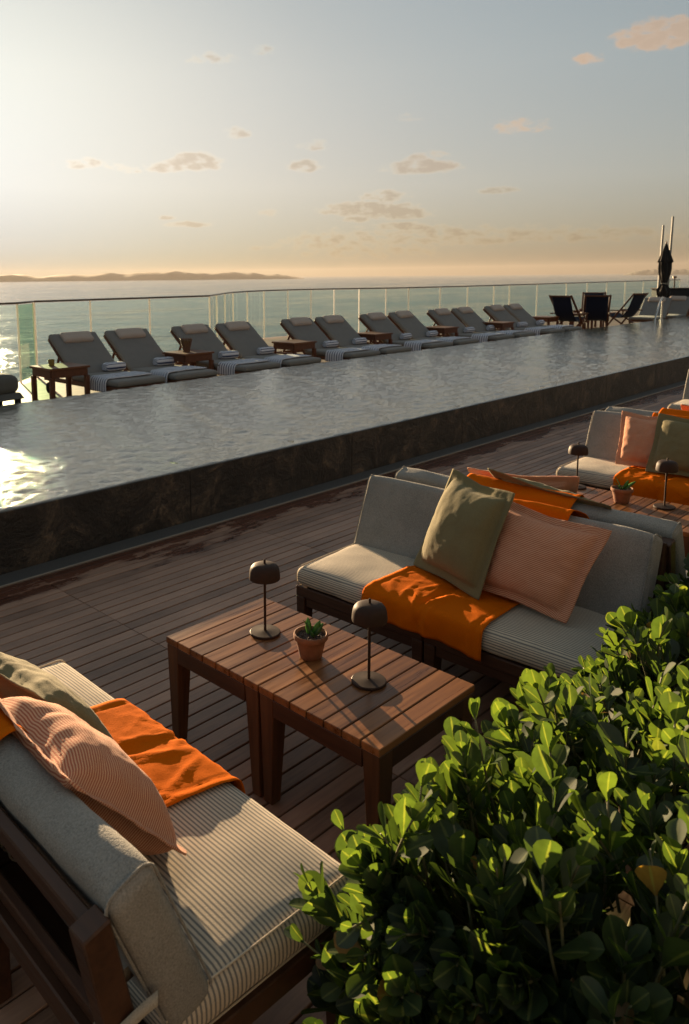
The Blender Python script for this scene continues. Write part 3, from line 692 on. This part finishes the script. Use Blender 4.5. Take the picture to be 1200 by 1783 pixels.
# cushions given by their four corners (BL, BR, TR, TL seen from the front)
def pillow(label, cat, BL, BR, TR, TL, material, th=.15, seed=0, flange=.09, pinch=.075, group='loose flanged cushions', bend=0.0, flop=0.0, rnd_=.035, crease=1.0):
    BL, BR, TR, TL = [Vector(q) for q in (BL, BR, TR, TL)]; n = 46
    nrm = (BR-BL).cross(TL-BL).normalized(); wid, hei = (BR-BL).length, (TL-BL).length; org = (BL+BR)/2
    rows = {1: [], -1: []}; prm = [-1+2*i/n for i in range(n+1)]
    fl = 1-2*flange
    for sd in (1, -1):
        for u in prm:
            r = []
            for v in prm:
                rc = 1-rnd_*(abs(u)*abs(v))**5; uu, vv = u*rc*(1-pinch*(1-abs(v)**1.5)*abs(u)**2), v*rc*(1-pinch*(1-abs(u)**1.5)*abs(v)**2)
                a, b = (uu+1)/2, (vv+1)/2
                p = (BL*(1-a)+BR*a)*(1-b)+(TL*(1-a)+TR*a)*b
                cu, cv = min(1, abs(u)/fl), min(1, abs(v)/fl)
                t = th/2*(max(0, 1-cu**2.4)*max(0, 1-cv**2.4))**.42
                edge = max(cu, cv)
                wr = crease*.007*fbm((u*2.3+seed, v*2.3, seed*1.9), 3)+crease*.0022*fbm((u*6+seed, v*6, 3.1), 3)
                ang = math.atan2(v, u); k = max(0, edge-.45)/.55
                rad = crease*.006*k*fbm((math.cos(ang)*5+seed, math.sin(ang)*5, seed), 3)*(1 if edge < 1 else .6)   # gathers running in from the seam
                wav = (.016*max(0, edge-1)/(1/fl-1)*fbm((u*4+seed*2, v*4, 7.7), 2) if edge >= 1 else 0)-sd*(.0016*math.exp(-((edge-1.02)/.02)**2))
                sag = -.02*(1-u*u)*v*abs(v)*0
                off = sd*(t+.0030)+wr*(1 if edge < 1 else .5)+rad*sd+wav
                off += bend*(u*u)+flop*max(0, v-.55)**1.5
                p = p+nrm*off; p.z -= .012*(1-abs(u))*max(0, v)
                r.append(p-org)
            rows[sd].append(r)
    m_ = n+1; vs = [q for r in rows[1] for q in r]+[q for r in rows[-1] for q in r]; o = m_*m_; fs = []
    for i in range(n):
        for j in range(n):
            a, b, c, d = i*m_+j, (i+1)*m_+j, (i+1)*m_+j+1, i*m_+j+1; fs.append((a, b, c, d)); fs.append((o+a, o+d, o+c, o+b))
    rim = [i*m_ for i in range(m_)]+[n*m_+j for j in range(1, m_)]+[i*m_+n for i in range(n-1, -1, -1)]+[j for j in range(n-1, 0, -1)]
    for a, b in zip(rim, rim[1:]+rim[:1]): fs.append((b, a, o+a, o+b))
    arc = []
    for sd in (1, -1):
        for r in rows[sd]:
            L_ = [0]
            for a, b in zip(r, r[1:]): L_.append(L_[-1]+(b-a).length)
            arc += [q-L_[m_//2] for q in L_]
    uvs = [((k % o)//m_/n*wid, arc[k]) for k in range(2*o)]
    ob = pydata('cushion', vs, fs, material, None, uvs); ob.location = org
    return tag(ob, label, cat, group)
O_, P_ = M['olive'], M['peach']
pillow('olive green cushion standing in front of the peach one on middle sofa', 'cushion', (2.925, 2.02, .452), (2.775, 1.58, .452), (2.93, 1.515, .907), (3.07, 1.905, .922), O_, .18, 2.0, crease=.6)
pillow('peach cushion with fine red stripes leaning on the middle sofa, by the hedge', 'cushion', (2.875, 1.70, .462), (2.815, 1.225, .455), (2.985, 1.135, .82), (3.04, 1.66, .845), P_, .15, 5.0)
pillow('red and cream striped cushion slumped on the lower left sofa', 'cushion', (1.015, 1.26, .460), (.985, 1.74, .458), (.73, 1.74, .835), (.695, 1.285, .812), P_, .19, 9.0, pinch=.06, rnd_=.12)
pillow('olive green cushion on the lower left sofa, cut by the photo edge', 'cushion', (1.10, 1.645, .464), (1.09, 2.11, .460), (.815, 2.10, .785), (.845, 1.64, .780), O_, .13, 11.0)
pillow('pale peach cushion lying along the back of the turned away sofa', 'cushion', (3.76, 1.62, .46), (3.76, 2.10, .46), (3.53, 2.12, .80), (3.56, 1.52, .855), P_, .12, 14.0)
pillow('olive green cushion drooping over the back of the turned away sofa', 'cushion', (3.80, 1.36, .46), (3.80, 1.85, .46), (3.38, 1.92, .865), (3.37, 1.30, .80), O_, .13, 17.0)
pillow('plain looking pink cushion on the far right sofa', 'cushion', (5.54, 2.14, .455), (5.55, 1.76, .455), (5.69, 1.80, .825), (5.69, 2.17, .825), P_, .14, 21.0)
pillow('dark olive cushion on the far right sofa at the photo edge', 'cushion', (5.46, 1.91, .455), (5.48, 1.45, .455), (5.61, 1.47, .85), (5.62, 1.90, .85), O_, .15, 23.0)
pillow('peach cushion whose top peeks over the far right sofa back', 'cushion', (6.45, 1.45, .46), (6.45, 1.95, .46), (6.19, 1.95, .835), (6.19, 1.45, .835), P_, .13, 26.0)

# ------------------------------------------------------------------ poolside loungers
def make_lounger(label, loc, rz):
    t = empty('sun_lounger', label, 'sun lounger', loc, rz, 'sun loungers beside the pool')
    W = .40                                               # half width; local y=0 is the foot, z=0 the terrace
    g = G()
    for s in (-1, 1): g.box(s*(W-.02)-.02, s*(W-.02)+.02, 0.0, 1.95, .185, .25, .003)
    g.box(-W+.04, W-.04, 0, .04, .19, .25, .003); g.box(-W+.04, W-.04, 1.91, 1.95, .19, .25, .003)
    for k in range(9): g.box(-W+.04, W-.04, .10+.11*k, .17+.11*k, .225, .248, .002)
    g.out('frame', M['lounger_wood'], t)
    for s in (-1, 1):
        g = G(); g.box(s*(W-.03)-.028, s*(W-.03)+.028, .06, .12, 0, .184, .003); g.out('leg', M['lounger_wood'], t)
        g = G(); g.box(s*(W-.03)-.028, s*(W-.03)+.028, 1.72, 1.78, .05, .184, .003); g.out('leg', M['lounger_wood'], t)
        g = G(); n = 20
        rr = [[(r, a) for r in (.03, .085, .085, .03)] for a in range(n)]
        ring = [[g.b.verts.new((s*(W+.02)+dx, 1.75+r*math.cos(6.2832*k/n), .087+r*math.sin(6.2832*k/n))) for r, dx in ((.02, -.018), (.085, -.018), (.085, .018), (.02, .018))] for k in range(n)]
        for k in range(n):
            for q in range(4): g.b.faces.new((ring[k][q], ring[k][(q+1) % 4], ring[(k+1) % n][(q+1) % 4], ring[(k+1) % n][q]))
        g.out('wheel', M['rubber'], t)
    a0, a1 = Vector((0, 1.13, .262)), Vector((0, 1.80, .80))
    g = G()
    for s in (-1, 1): g.bar(a0+Vector((s*(W-.03), 0, -.02)), a1+Vector((s*(W-.03), 0, -.0)), .035, .045, (0, -.6, .75), .003)
    g.bar(a1+Vector((-W+.02, -.03, -.02)), a1+Vector((W-.02, -.03, -.02)), .03, .05, (0, -.6, .75), .003)
    for s in (-1, 1): g.bar((s*(W-.09), 1.60, .60), (s*(W-.09), 1.78, .25), .03, .03, (1, 0, 0), .002)
    g.out('backrest_frame', M['lounger_wood'], t)
    cushion('mattress', M['grey_mat'], t, (.79, 1.16, .085), r=.032, crown=.008, seed=2, xf=Matrix.Translation((0, .565, .293)), n=(8, 12, 4))
    d = (a1-a0).normalized(); nf = Vector((0, -d.z, d.y)); ln = (a1-a0).length
    xf = Matrix((Vector((1, 0, 0)), d, nf)).transposed().to_4x4(); xf.translation = (a0+a1)/2+nf*.062
    cushion('back_mattress', M['grey_mat'], t, (.79, ln+.03, .08), r=.032, crown=.010, seed=5, xf=xf, n=(8, 10, 4))
    xf = xf.copy(); xf.translation = a0+d*(ln-.125)+nf*.125
    cushion('head_pillow', M['beige_roll'], t, (.50, .20, .085), r=.042, crown=.012, seed=7, xf=xf, n=(8, 6, 4))
    return t
ordn = ['first', 'second', 'third', 'fourth', 'fifth', 'sixth', 'seventh', 'eighth', 'ninth', 'tenth', 'eleventh', 'twelfth']
extra = ['beside the table with the amber glass', 'just left of the table with the ribbed vase', 'partly behind the table with the ribbed vase', 'right of the vase table, its towel roll striped', 'partly behind the third side table',
         'with a rolled towel at its backrest', 'partly behind the fourth side table', 'with a striped towel over its foot', 'partly behind the fifth side table', 'between the fifth and sixth side tables', 'partly behind the sixth side table', 'last of the row before the deck chairs']
LX = [6.10, 7.06, 8.39, 9.36, 10.96, 11.93, 13.37, 14.36, 15.86, 16.86, 18.35, 19.35]
LO = []
for i, x in enumerate(LX):
    lab = 'grey lounger, %s from the left, %s' % (ordn[i], extra[i])
    LO.append(make_lounger(lab, (x, 8.62, D), 0) if i == 0 else dup(LO[0], (x, 8.62, D), R(random.uniform(-1.2, 1.2)), lab))
LO.append(dup(LO[0], (24.9, 9.05, D), R(-84), 'grey lounger beyond the deck chairs, left of the closed umbrella'))
LO.append(dup(LO[0], (26.3, 8.95, D), R(-86), 'grey lounger behind the pool ladder rail at the right edge'))

# towels: one spread over each foot, one rolled at the backrest
def spread_towel(seed, x0=-.43, x1=.18):
    rnd = random.Random(seed); P = []
    path, Ln = resample([(-.425, .17), (-.418, .30), (-.395, .348), (-.2, .352), (.05, .355), (.22, .353), (.33, .352)], 40, .03)
    for i, q in enumerate(path):
        r = []
        for j in range(16):
            y = .16+.40*j/15+.03*math.sin(i*.15+seed); h = .006*fbm((i*.12, j*.2, seed), 3)+.004
            r.append(Vector((q.x-(.0 if i > 6 else abs(h)), y, q.z+(abs(h)+.004 if i > 6 else 0))))
        P.append(r)
    return solid_sheet('towel', P, .012, M['towel'], None, lambda i, j: (j*.027, i*.02))
def rolled_towel(seed, flat):
    g = G(); n = 28; prof = []
    a, b = (.085, .062) if flat else (.066, .066)
    me_v, me_f, uv = [], [], []
    L = 18
    for i in range(L+1):
        x = -.17+.34*i/L; k = 1-.25*(abs(2*i/L-1)**8)
        for j in range(n):
            th = 2*math.pi*j/n; e = 1+.03*fbm((i*.3, math.cos(th)*2+seed, math.sin(th)*2))
            pw = .55 if flat else 1
            cx, sx_ = math.cos(th), math.sin(th)
            me_v.append(Vector((x, a*k*e*math.copysign(abs(cx)**pw, cx), b+b*k*e*math.copysign(abs(sx_)**pw, sx_)))); uv.append((th*.075, x))
    for i in range(L):
        for j in range(n): me_f.append((i*n+j, i*n+(j+1) % n, (i+1)*n+(j+1) % n, (i+1)*n+j))
    me_f.append(tuple(range(n))[::-1]); me_f.append(tuple(L*n+j for j in range(n)))
    return pydata('towel', me_v, me_f, M['towel'], None, uv, 50)
sp0 = spread_towel(1); sp1 = spread_towel(4); fl0 = rolled_towel(2, True); ro0 = rolled_towel(3, False)
ro_off = [(.24, True), (.20, True), (.20, True), (.10, False), (.22, False), (.12, False), (.22, False), (.20, False), (.22, False), (.22, False), (.24, False), (.22, False)]
for i, x in enumerate(LX):
    o = (sp0, sp1)[i % 2]
    if i > 1: o = o.copy(); C.objects.link(o)
    o.location = (x+random.uniform(-.02, .02), 8.62+random.uniform(-.02, .05), D)
    tag(o, 'white towel with navy stripes spread over the foot of the %s lounger from the left' % ordn[i], 'towel', 'towels spread on the loungers')
    dx, flat = ro_off[i]; s = fl0 if flat else ro0
    if i not in (0, 3): s = s.copy(); C.objects.link(s)
    s.location = (x+dx, 8.62+1.03, D+.343); s.rotation_euler = (0, 0, R(random.uniform(-6, 6)))
    tag(s, '%s striped towel against the backrest of the %s lounger from the left' % ('folded' if flat else 'rolled', ordn[i]), 'towel', 'towels by the backrests')

# side tables
def make_side(label, loc):
    t = empty('side_table', label, 'side table', loc, 0, 'low side tables between loungers')
    g = G(); g.box(-.30, .30, -.28, .28, .50, .53, .004); g.out('tabletop', M['side_wood'], t)
    g = G()
    for s in (-1, 1): g.box(-.27, .27, s*.25-.012, s*.25+.012, .40, .499, .003); g.box(s*.27-.012, s*.27+.012, -.235, .235, .40, .499, .003)
    g.out('apron', M['lounger_wood'], t)
    for sx in (-1, 1):
        for sy in (-1, 1): g = G(); g.box(sx*.262-.03, sx*.262+.03, sy*.242-.03, sy*.242+.03, 0, .399, .003); g.out('leg', M['lounger_wood'], t)
    return t
ST = [(5.29, 9.36), (7.66, 9.55), (10.15, 9.62), (12.64, 9.78), (15.05, 9.75), (17.38, 9.65), (20.30, 9.90)]
sl_ = ['brown side table with the amber glass, first from the left', 'brown side table with the ribbed vase, between second and third loungers', 'bare brown side table between the fourth and fifth loungers', 'bare brown side table between the sixth and seventh loungers',
       'bare brown side table between the eighth and ninth loungers', 'bare brown side table between the tenth and eleventh loungers', 'brown side table right after the last lounger of the row']
st0 = make_side(sl_[0], (ST[0][0], ST[0][1], D))
for (x, y), lb in list(zip(ST, sl_))[1:]: dup(st0, (x, y, D), 0, lb)
dup(st0, (24.4, 10.6, D), 0, 'brown side table between the deck chairs and the umbrella')
zT = D+.5305
t = empty('tumbler', 'small amber glass tumbler on the leftmost side table', 'glass', (5.20, 9.42, zT))
g = G(); g.lathe([(0, 0), (.036, 0), (.040, .01), (.044, .085), (.041, .085), (.037, .014), (0, .014)], 24); g.out('glass_body', M['amber'], t)
g = G(); g.lathe([(0, .015), (.036, .015), (.038, .05), (0, .05)], 20); g.out('candle', M['reed'], t)
t = empty('vase', 'ribbed brown flaring vase on the second side table', 'vase', (7.62, 9.55, zT))
g = G(); g.lathe([(0, 0), (.055, 0), (.06, .004), (.062, .012), (.05, .014), (0, .014)], 24); g.out('base', M['reed'], t)
for k in range(14):
    a = 6.2832*k/14; g = G(); g.bar((.052*math.cos(a), .052*math.sin(a), .0145), (.095*math.cos(a), .095*math.sin(a), .21), .026, .006, (math.cos(a), math.sin(a), 0), .001); g.out('rib', M['reed'], t)
g = G(); g.lathe([(.085, .19), (.0865, .19), (.0885, .20), (.087, .20), (.085, .19)], 28); g.out('rim_band', M['rail_metal'], t)
g = G(); g.lathe([(0, .016), (.044, .016), (.076, .18), (0, .18)], 20); g.out('liner', M['amber'], t)

# dark stool cut by the left edge
t = empty('stool', 'dark grey padded stool at the left edge beyond the pool', 'stool', (4.0, 8.62, D), R(10))
cushion('padded_top', M['stool_cloth'], t, (.44, .42, .20), r=.07, crown=.03, seed=3, xf=Matrix.Translation((0, 0, .47)), n=(6, 6, 4))
g = G(); g.hexa([(-.25, -.24, .30), (.25, -.24, .30), (.25, .24, .30), (-.25, .24, .30)], [(-.215, -.205, .372), (.215, -.205, .372), (.215, .205, .372), (-.215, .205, .372)], .006); g.out('skirt', M['stool_cloth'], t)
for sx in (-1, 1):
    for sy in (-1, 1): g = G(); g.box(sx*.19-.03, sx*.19+.03, sy*.18-.03, sy*.18+.03, .15, .2995, .004); g.out('leg', M['dark'], t)
g = G(); g.box(-.26, .26, -.25, .25, 0, .149, .008); g.out('plinth', M['dark'], t)

# ------------------------------------------------------------------ far group: deck chairs, table, umbrella, masts, ladder
def make_deck_chair(label, loc, rz):
    t = empty('deck_chair', label, 'deck chair', loc, rz, 'navy deck chairs round a table')   # local +y is the front
    for s in (-1, 1):
        g = G(); g.bar((s*.26, .36, .02), (s*.26, -.42, .93), .028, .045, (1, 0, 0), .003); g.out('back_rail', M['lounger_wood'], t)
        g = G(); g.bar((s*.225, -.40, .02), (s*.225, .30, .42), .026, .045, (1, 0, 0), .003); g.out('leg', M['lounger_wood'], t)
        g = G(); g.box(s*.29-.03, s*.29+.03, -.28, .28, .50, .525, .003); g.bar((s*.285, .24, .30), (s*.285, .24, .499), .026, .035, (1, 0, 0), .002); g.out('armrest', M['lounger_wood'], t)
    g = G(); g.bar((-.24, -.41, .91), (.24, -.41, .91), .03, .03); g.bar((-.21, .30, .42), (.21, .30, .42), .03, .03); g.bar((-.24, .34, .045), (.24, .34, .045), .025, .025); g.out('cross_bar', M['lounger_wood'], t)
    path, Ln = resample([(-.425, .93), (-.40, .92), (-.26, .56), (-.10, .35), (.05, .32), (.20, .37), (.31, .44)], 24, .08)
    P = [[Vector(((j/8-.5)*.46, q.x, q.z)) for j in range(9)] for q in path]
    solid_sheet('sling', P, .006, M['navy'], t); return t
dc = make_deck_chair('navy sling deck chair at the left of the far table', (20.8, 9.45, D), R(-95)); dc.scale = (1.18,)*3
for lb, lc, an in (('navy sling deck chair with its back to the pool, nearest of four', (21.55, 9.05, D), -64), ('navy sling deck chair at the back, half hidden behind the nearest one', (23.6, 10.0, D), 112), ('navy sling deck chair at the right of the far table', (23.5, 9.05, D), -14)):
    dup(dc, lc, R(an), lb)
t = empty('dining_table', 'brown wooden table ringed by navy deck chairs', 'table', (22.55, 9.75, D))
g = G(); g.box(-.4, .4, -.4, .4, .50, .53, .004); g.out('tabletop', M['side_wood'], t)
g = G(); g.box(-.34, .34, -.34, .34, .43, .499, .004); g.out('apron', M['lounger_wood'], t)
for sx in (-1, 1):
    for sy in (-1, 1): g = G(); g.box(sx*.31-.03, sx*.31+.03, sy*.31-.03, sy*.31+.03, 0, .429, .003); g.out('leg', M['lounger_wood'], t)

t = empty('parasol', 'closed dark umbrella tied at its waist at the right end of the pool', 'umbrella', (27.4, 9.35, D)); t.scale = (.85, .85, 1)
g = G(); g.lathe([(0, 0), (.30, 0), (.30, .05), (.06, .07), (0, .07)], 24); g.out('base', M['dark'], t)
g = G(); g.lathe([(0, .07), (.028, .07), (.028, 2.62), (.012, 2.68), (0, 2.69)], 12); g.out('pole', M['side_wood'], t)
g = G(); prof = [(.02, 2.60), (.10, 2.40), (.21, 2.12), (.245, 2.02), (.20, 2.0), (.21, 1.80), (.19, 1.60), (.11, 1.36), (.085, 1.30), (.15, 1.20), (.24, 1.08), (.22, .98), (.17, .80), (.05, .78)]
n = 40; rows = []
for r, z in prof: rows.append([g.b.verts.new((r*(1+.16*math.sin(8*2*math.pi*k/n+z*2))*math.cos(2*math.pi*k/n), r*(1+.16*math.sin(8*2*math.pi*k/n+z*2))*math.sin(2*math.pi*k/n), z+.03*math.sin(k*1.9))) for k in range(n)])
for a, b in zip(rows, rows[1:]):
    for k in range(n): g.b.faces.new((a[k], a[(k+1) % n], b[(k+1) % n], b[k]))
g.out('canopy', M['umbrella_cloth'], t, 60)
g = G(); g.lathe([(.086, 1.30), (.10, 1.30), (.10, 1.34), (.09, 1.34)], 24); g.out('tie', M['strap'], t)

def mast(label, loc, h, lean):
    t = empty('mast', label, 'mast', loc, 0, 'pale masts behind the umbrella')
    g = G(); g.tube([(0, 0, .0), (lean[0]*.5, lean[1]*.5, h*.5), (lean[0], lean[1], h)], [.05, .045, .035], 10); g.out('pole', M['pole_metal'], t)
    g = G(); g.lathe([(0, 0), (.12, 0), (.12, .03), (0, .03)], 16); g.out('base_plate', M['pole_metal'], t)
mast('tall pale mast, the taller of two behind the umbrella', (28.9, 9.75, D), 3.55, (.05, -.02)); mast('pale mast, the shorter of two behind the umbrella', (29.8, 10.35, D), 3.32, (.05, -.02))

t = empty('service_box', 'dark boxy service cabinet behind the umbrella at the railing', 'cabinet', (31.5, 10.9, D), R(-45))
g = G(); g.box(-.1, 2.6, -.4, .4, 0, 1.05, .02); g.out('cabinet_body', M['dark'], t)
g = G(); g.box(-.13, 2.63, -.43, .43, 1.051, 1.09, .01); g.out('lid', M['rubber'], t)
g = G(); g.box(.3, 1.2, -.425, -.401, .15, .95, .006); g.out('door', M['dark'], t)
g = G(); g.tube([(.6, .1, 1.091), (.6, .1, 1.45)], .025, 8); g.lathe([(0, 1.45), (.07, 1.45), (.07, 1.52), (0, 1.54)], 12, (.6, .1, 0)); g.out('lantern', M['rail_metal'], t)

t = empty('pool_ladder_rail', 'curved steel handrail stepping out of the pool at the right', 'handrail', (24.6, 8.5, D))
for dy in (0,):
    pth = [(-1.55, -.45, .10), (-1.35, -.40, .42), (-.85, -.32, .82), (-.55, -.25, .90), (-.2, -.15, .93), (.0, -.1, .95), (.06, -.08, .93), (.08, -.07, .85), (.08, -.07, .30)]
    pth2 = [Vector(q) for q in pth]; g = G(); g.tube(pth2, .024, 10); g.out('rail', M['steel'], t)
g = G(); g.lathe([(0, .275), (.055, .275), (.055, .30), (.024, .315), (0, .315)], 16, (.08, -.07, 0)); g.out('flange', M['steel'], t)

# ------------------------------------------------------------------ hedge
def build_hedge():
    t = empty('hedge', 'glossy green round leaved hedge filling the lower right corner', 'hedge', (2.4, .3, 0))
    O = Vector((2.4, .3, 0)); rnd = random.Random(42)
    SR = [(0, .07), (.14, .20), (.32, .55), (.52, .88), (.70, 1.0), (.86, .80), (.96, .42), (1, .10)]
    V, Fc, T, RB = [], [], [], []; stem = G()
    def leaf(b, d, n, L, tone, curl):
        s = d.cross(n).normalized(); n = s.cross(d).normalized(); k0 = len(V); wd = L*rnd.uniform(.27, .35)
        for (f, wv) in SR:
            c = b+d*(L*f)+n*(curl*L*(f*f-.3*f)); cup = .22*wd*wv
            V.extend((c-s*wd*wv+n*cup, c-s*wd*wv*.5+n*cup*.25, c, c+s*wd*wv*.5+n*cup*.25, c+s*wd*wv+n*cup)); T.extend([tone]*5); RB.extend((0, 0, 1, 0, 0))
        for i in range(len(SR)-1):
            for j in range(4): a = k0+i*5+j; Fc.append((a, a+1, a+6, a+5))
    def top(x, y):
        h = .70+.035*min(1, max(0, (x-2.0)/.8))+.05*noise.noise(Vector((x*2.2, y*2.2, 1)))+.05*noise.noise(Vector((x*6, y*6, 4)))
        return h
    def shoot(base, axis, ln, n, scale, old):
        axis = axis.normalized(); side = axis.cross(Vector((rnd.uniform(-1, 1), rnd.uniform(-1, 1), .1))).normalized()
        bend = Vector((rnd.uniform(-1, 1), rnd.uniform(-1, 1), 0))*.22
        pts = [base+axis*ln*k/5+bend*ln*(k/5)**2 for k in range(6)]
        stem.tube([p-O for p in pts], [.0034, .0032, .003, .0028, .0024, .002], 5)
        ang = rnd.uniform(0, 6.28)
        for k in range(n):
            f = (k+.6)/n; f = .15+.85*f; q = pts[min(int(f*5), 4)].lerp(pts[min(int(f*5), 4)+1], f*5-min(int(f*5), 4))
            ax = (axis+bend*2*f).normalized(); sd = side.copy(); sd.rotate(Matrix.Rotation(ang+k*1.75, 3, ax)); sd = (sd-ax*sd.dot(ax)).normalized()
            op = rnd.uniform(.42, .95)*(1.25-.75*f)
            L = scale*rnd.uniform(.75, 1.2)*(.82+.35*math.sin(f*2.6))
            if k >= n-2: L *= rnd.uniform(.5, .85)
            for sg in (1, -1):
                if rnd.random() < .08: continue
                d = (ax*math.cos(op)+sd*sg*math.sin(op)+Vector((rnd.uniform(-.2, .2), rnd.uniform(-.2, .2), rnd.uniform(-.1, .2)))).normalized()
                nn = (ax*math.sin(op)-sd*sg*math.cos(op))
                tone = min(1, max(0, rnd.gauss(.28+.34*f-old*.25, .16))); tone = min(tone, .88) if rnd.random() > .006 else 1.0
                leaf(q-O, d, nn, L*rnd.uniform(.85, 1.1), tone, rnd.uniform(-.18, .10))
    # shoots over the top, the sofa side and the near end
    def dens(x): return 1.0 if x < 2.0 else .8
    cnt = 0
    X0, X1, Y0, Y1 = 1.10, 5.2, -.75, .90
    while cnt < 1800:
        x = X0+(X1-X0)*rnd.random()**1.35; y = rnd.uniform(Y0, Y1)
        if y < -.1 and x < 1.6: continue
        hgt = top(x, y); ed = min((x-X0)/.14, (Y1-y)/.12, 1); ed = max(0, ed); hgt -= .13*(1-ed)**1.6
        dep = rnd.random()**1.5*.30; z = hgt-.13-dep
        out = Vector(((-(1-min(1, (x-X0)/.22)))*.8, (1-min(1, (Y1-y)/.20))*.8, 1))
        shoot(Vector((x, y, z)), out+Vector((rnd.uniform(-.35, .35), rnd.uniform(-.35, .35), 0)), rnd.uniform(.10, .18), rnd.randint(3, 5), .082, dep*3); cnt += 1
    for k in range(150):                                  # looser sprigs standing above the mass
        x = X0+.04+(X1-X0)*rnd.random()**1.5; y = rnd.uniform(.0, Y1-.03)
        ed = max(0, min((x-X0)/.14, (Y1-y)/.12, 1)); z = top(x, y)-.13*(1-ed)**1.6-.11
        shoot(Vector((x, y, z)), Vector((rnd.uniform(-.35, .2), rnd.uniform(-.2, .35), 1)), rnd.uniform(.17, .24), rnd.randint(4, 5), .074, 0)
    for k in range(1200):                                  # faces that look at the sofas and to the near end
        if rnd.random() < .62: x, y, o = X0+.05+(X1-X0-.1)*rnd.random()**1.3, Y1-rnd.uniform(.02, .14), Vector((rnd.uniform(-.3, .3), .9, .55))
        else: x, y, o = X0+rnd.uniform(.02, .14), rnd.uniform(-.1, Y1-.03), Vector((-.9, rnd.uniform(-.3, .3), .55))
        z = rnd.uniform(.06, top(x, y)-.16)
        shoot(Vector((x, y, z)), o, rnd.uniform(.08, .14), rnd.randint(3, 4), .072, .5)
    for k in range(70):                                   # woody branches up from the ground
        x, y = rnd.uniform(X0+.15, X1-.1), rnd.uniform(Y0+.1, Y1-.15); h = top(x, y)-.14
        stem.tube([Vector((x, y, 0))-O, Vector((x+rnd.uniform(-.06, .06), y+rnd.uniform(-.06, .06), h*.5))-O, Vector((x+rnd.uniform(-.12, .12), y+rnd.uniform(-.1, .1), h))-O], [.012, .009, .004], 6)
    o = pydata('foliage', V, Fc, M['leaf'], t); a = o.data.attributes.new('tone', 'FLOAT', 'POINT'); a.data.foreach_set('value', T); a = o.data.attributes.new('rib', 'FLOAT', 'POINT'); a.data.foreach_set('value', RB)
    stem.out('stem', M['stem'], t, 0)
build_hedge()

# ------------------------------------------------------------------ haze
hz = G(); hz.box(-26000, 26000, -26000, 26000, -61.5, 260, 0); ho = hz.out('haze', None, None, 0)
hm = bpy.data.materials.new('evening haze'); hm.use_nodes = True; hn = hm.node_tree; hn.nodes.clear()
pv = nd(hn, 'ShaderNodeVolumePrincipled'); pv.inputs['Color'].default_value = (.50, .465, .44, 1); pv.inputs['Density'].default_value = 2.3e-5; pv.inputs['Anisotropy'].default_value = .2
oo = nd(hn, 'ShaderNodeOutputMaterial'); hn.links.new(pv.outputs[0], oo.inputs['Volume']); ho.data.materials.append(hm); ho['kind'] = 'stuff'
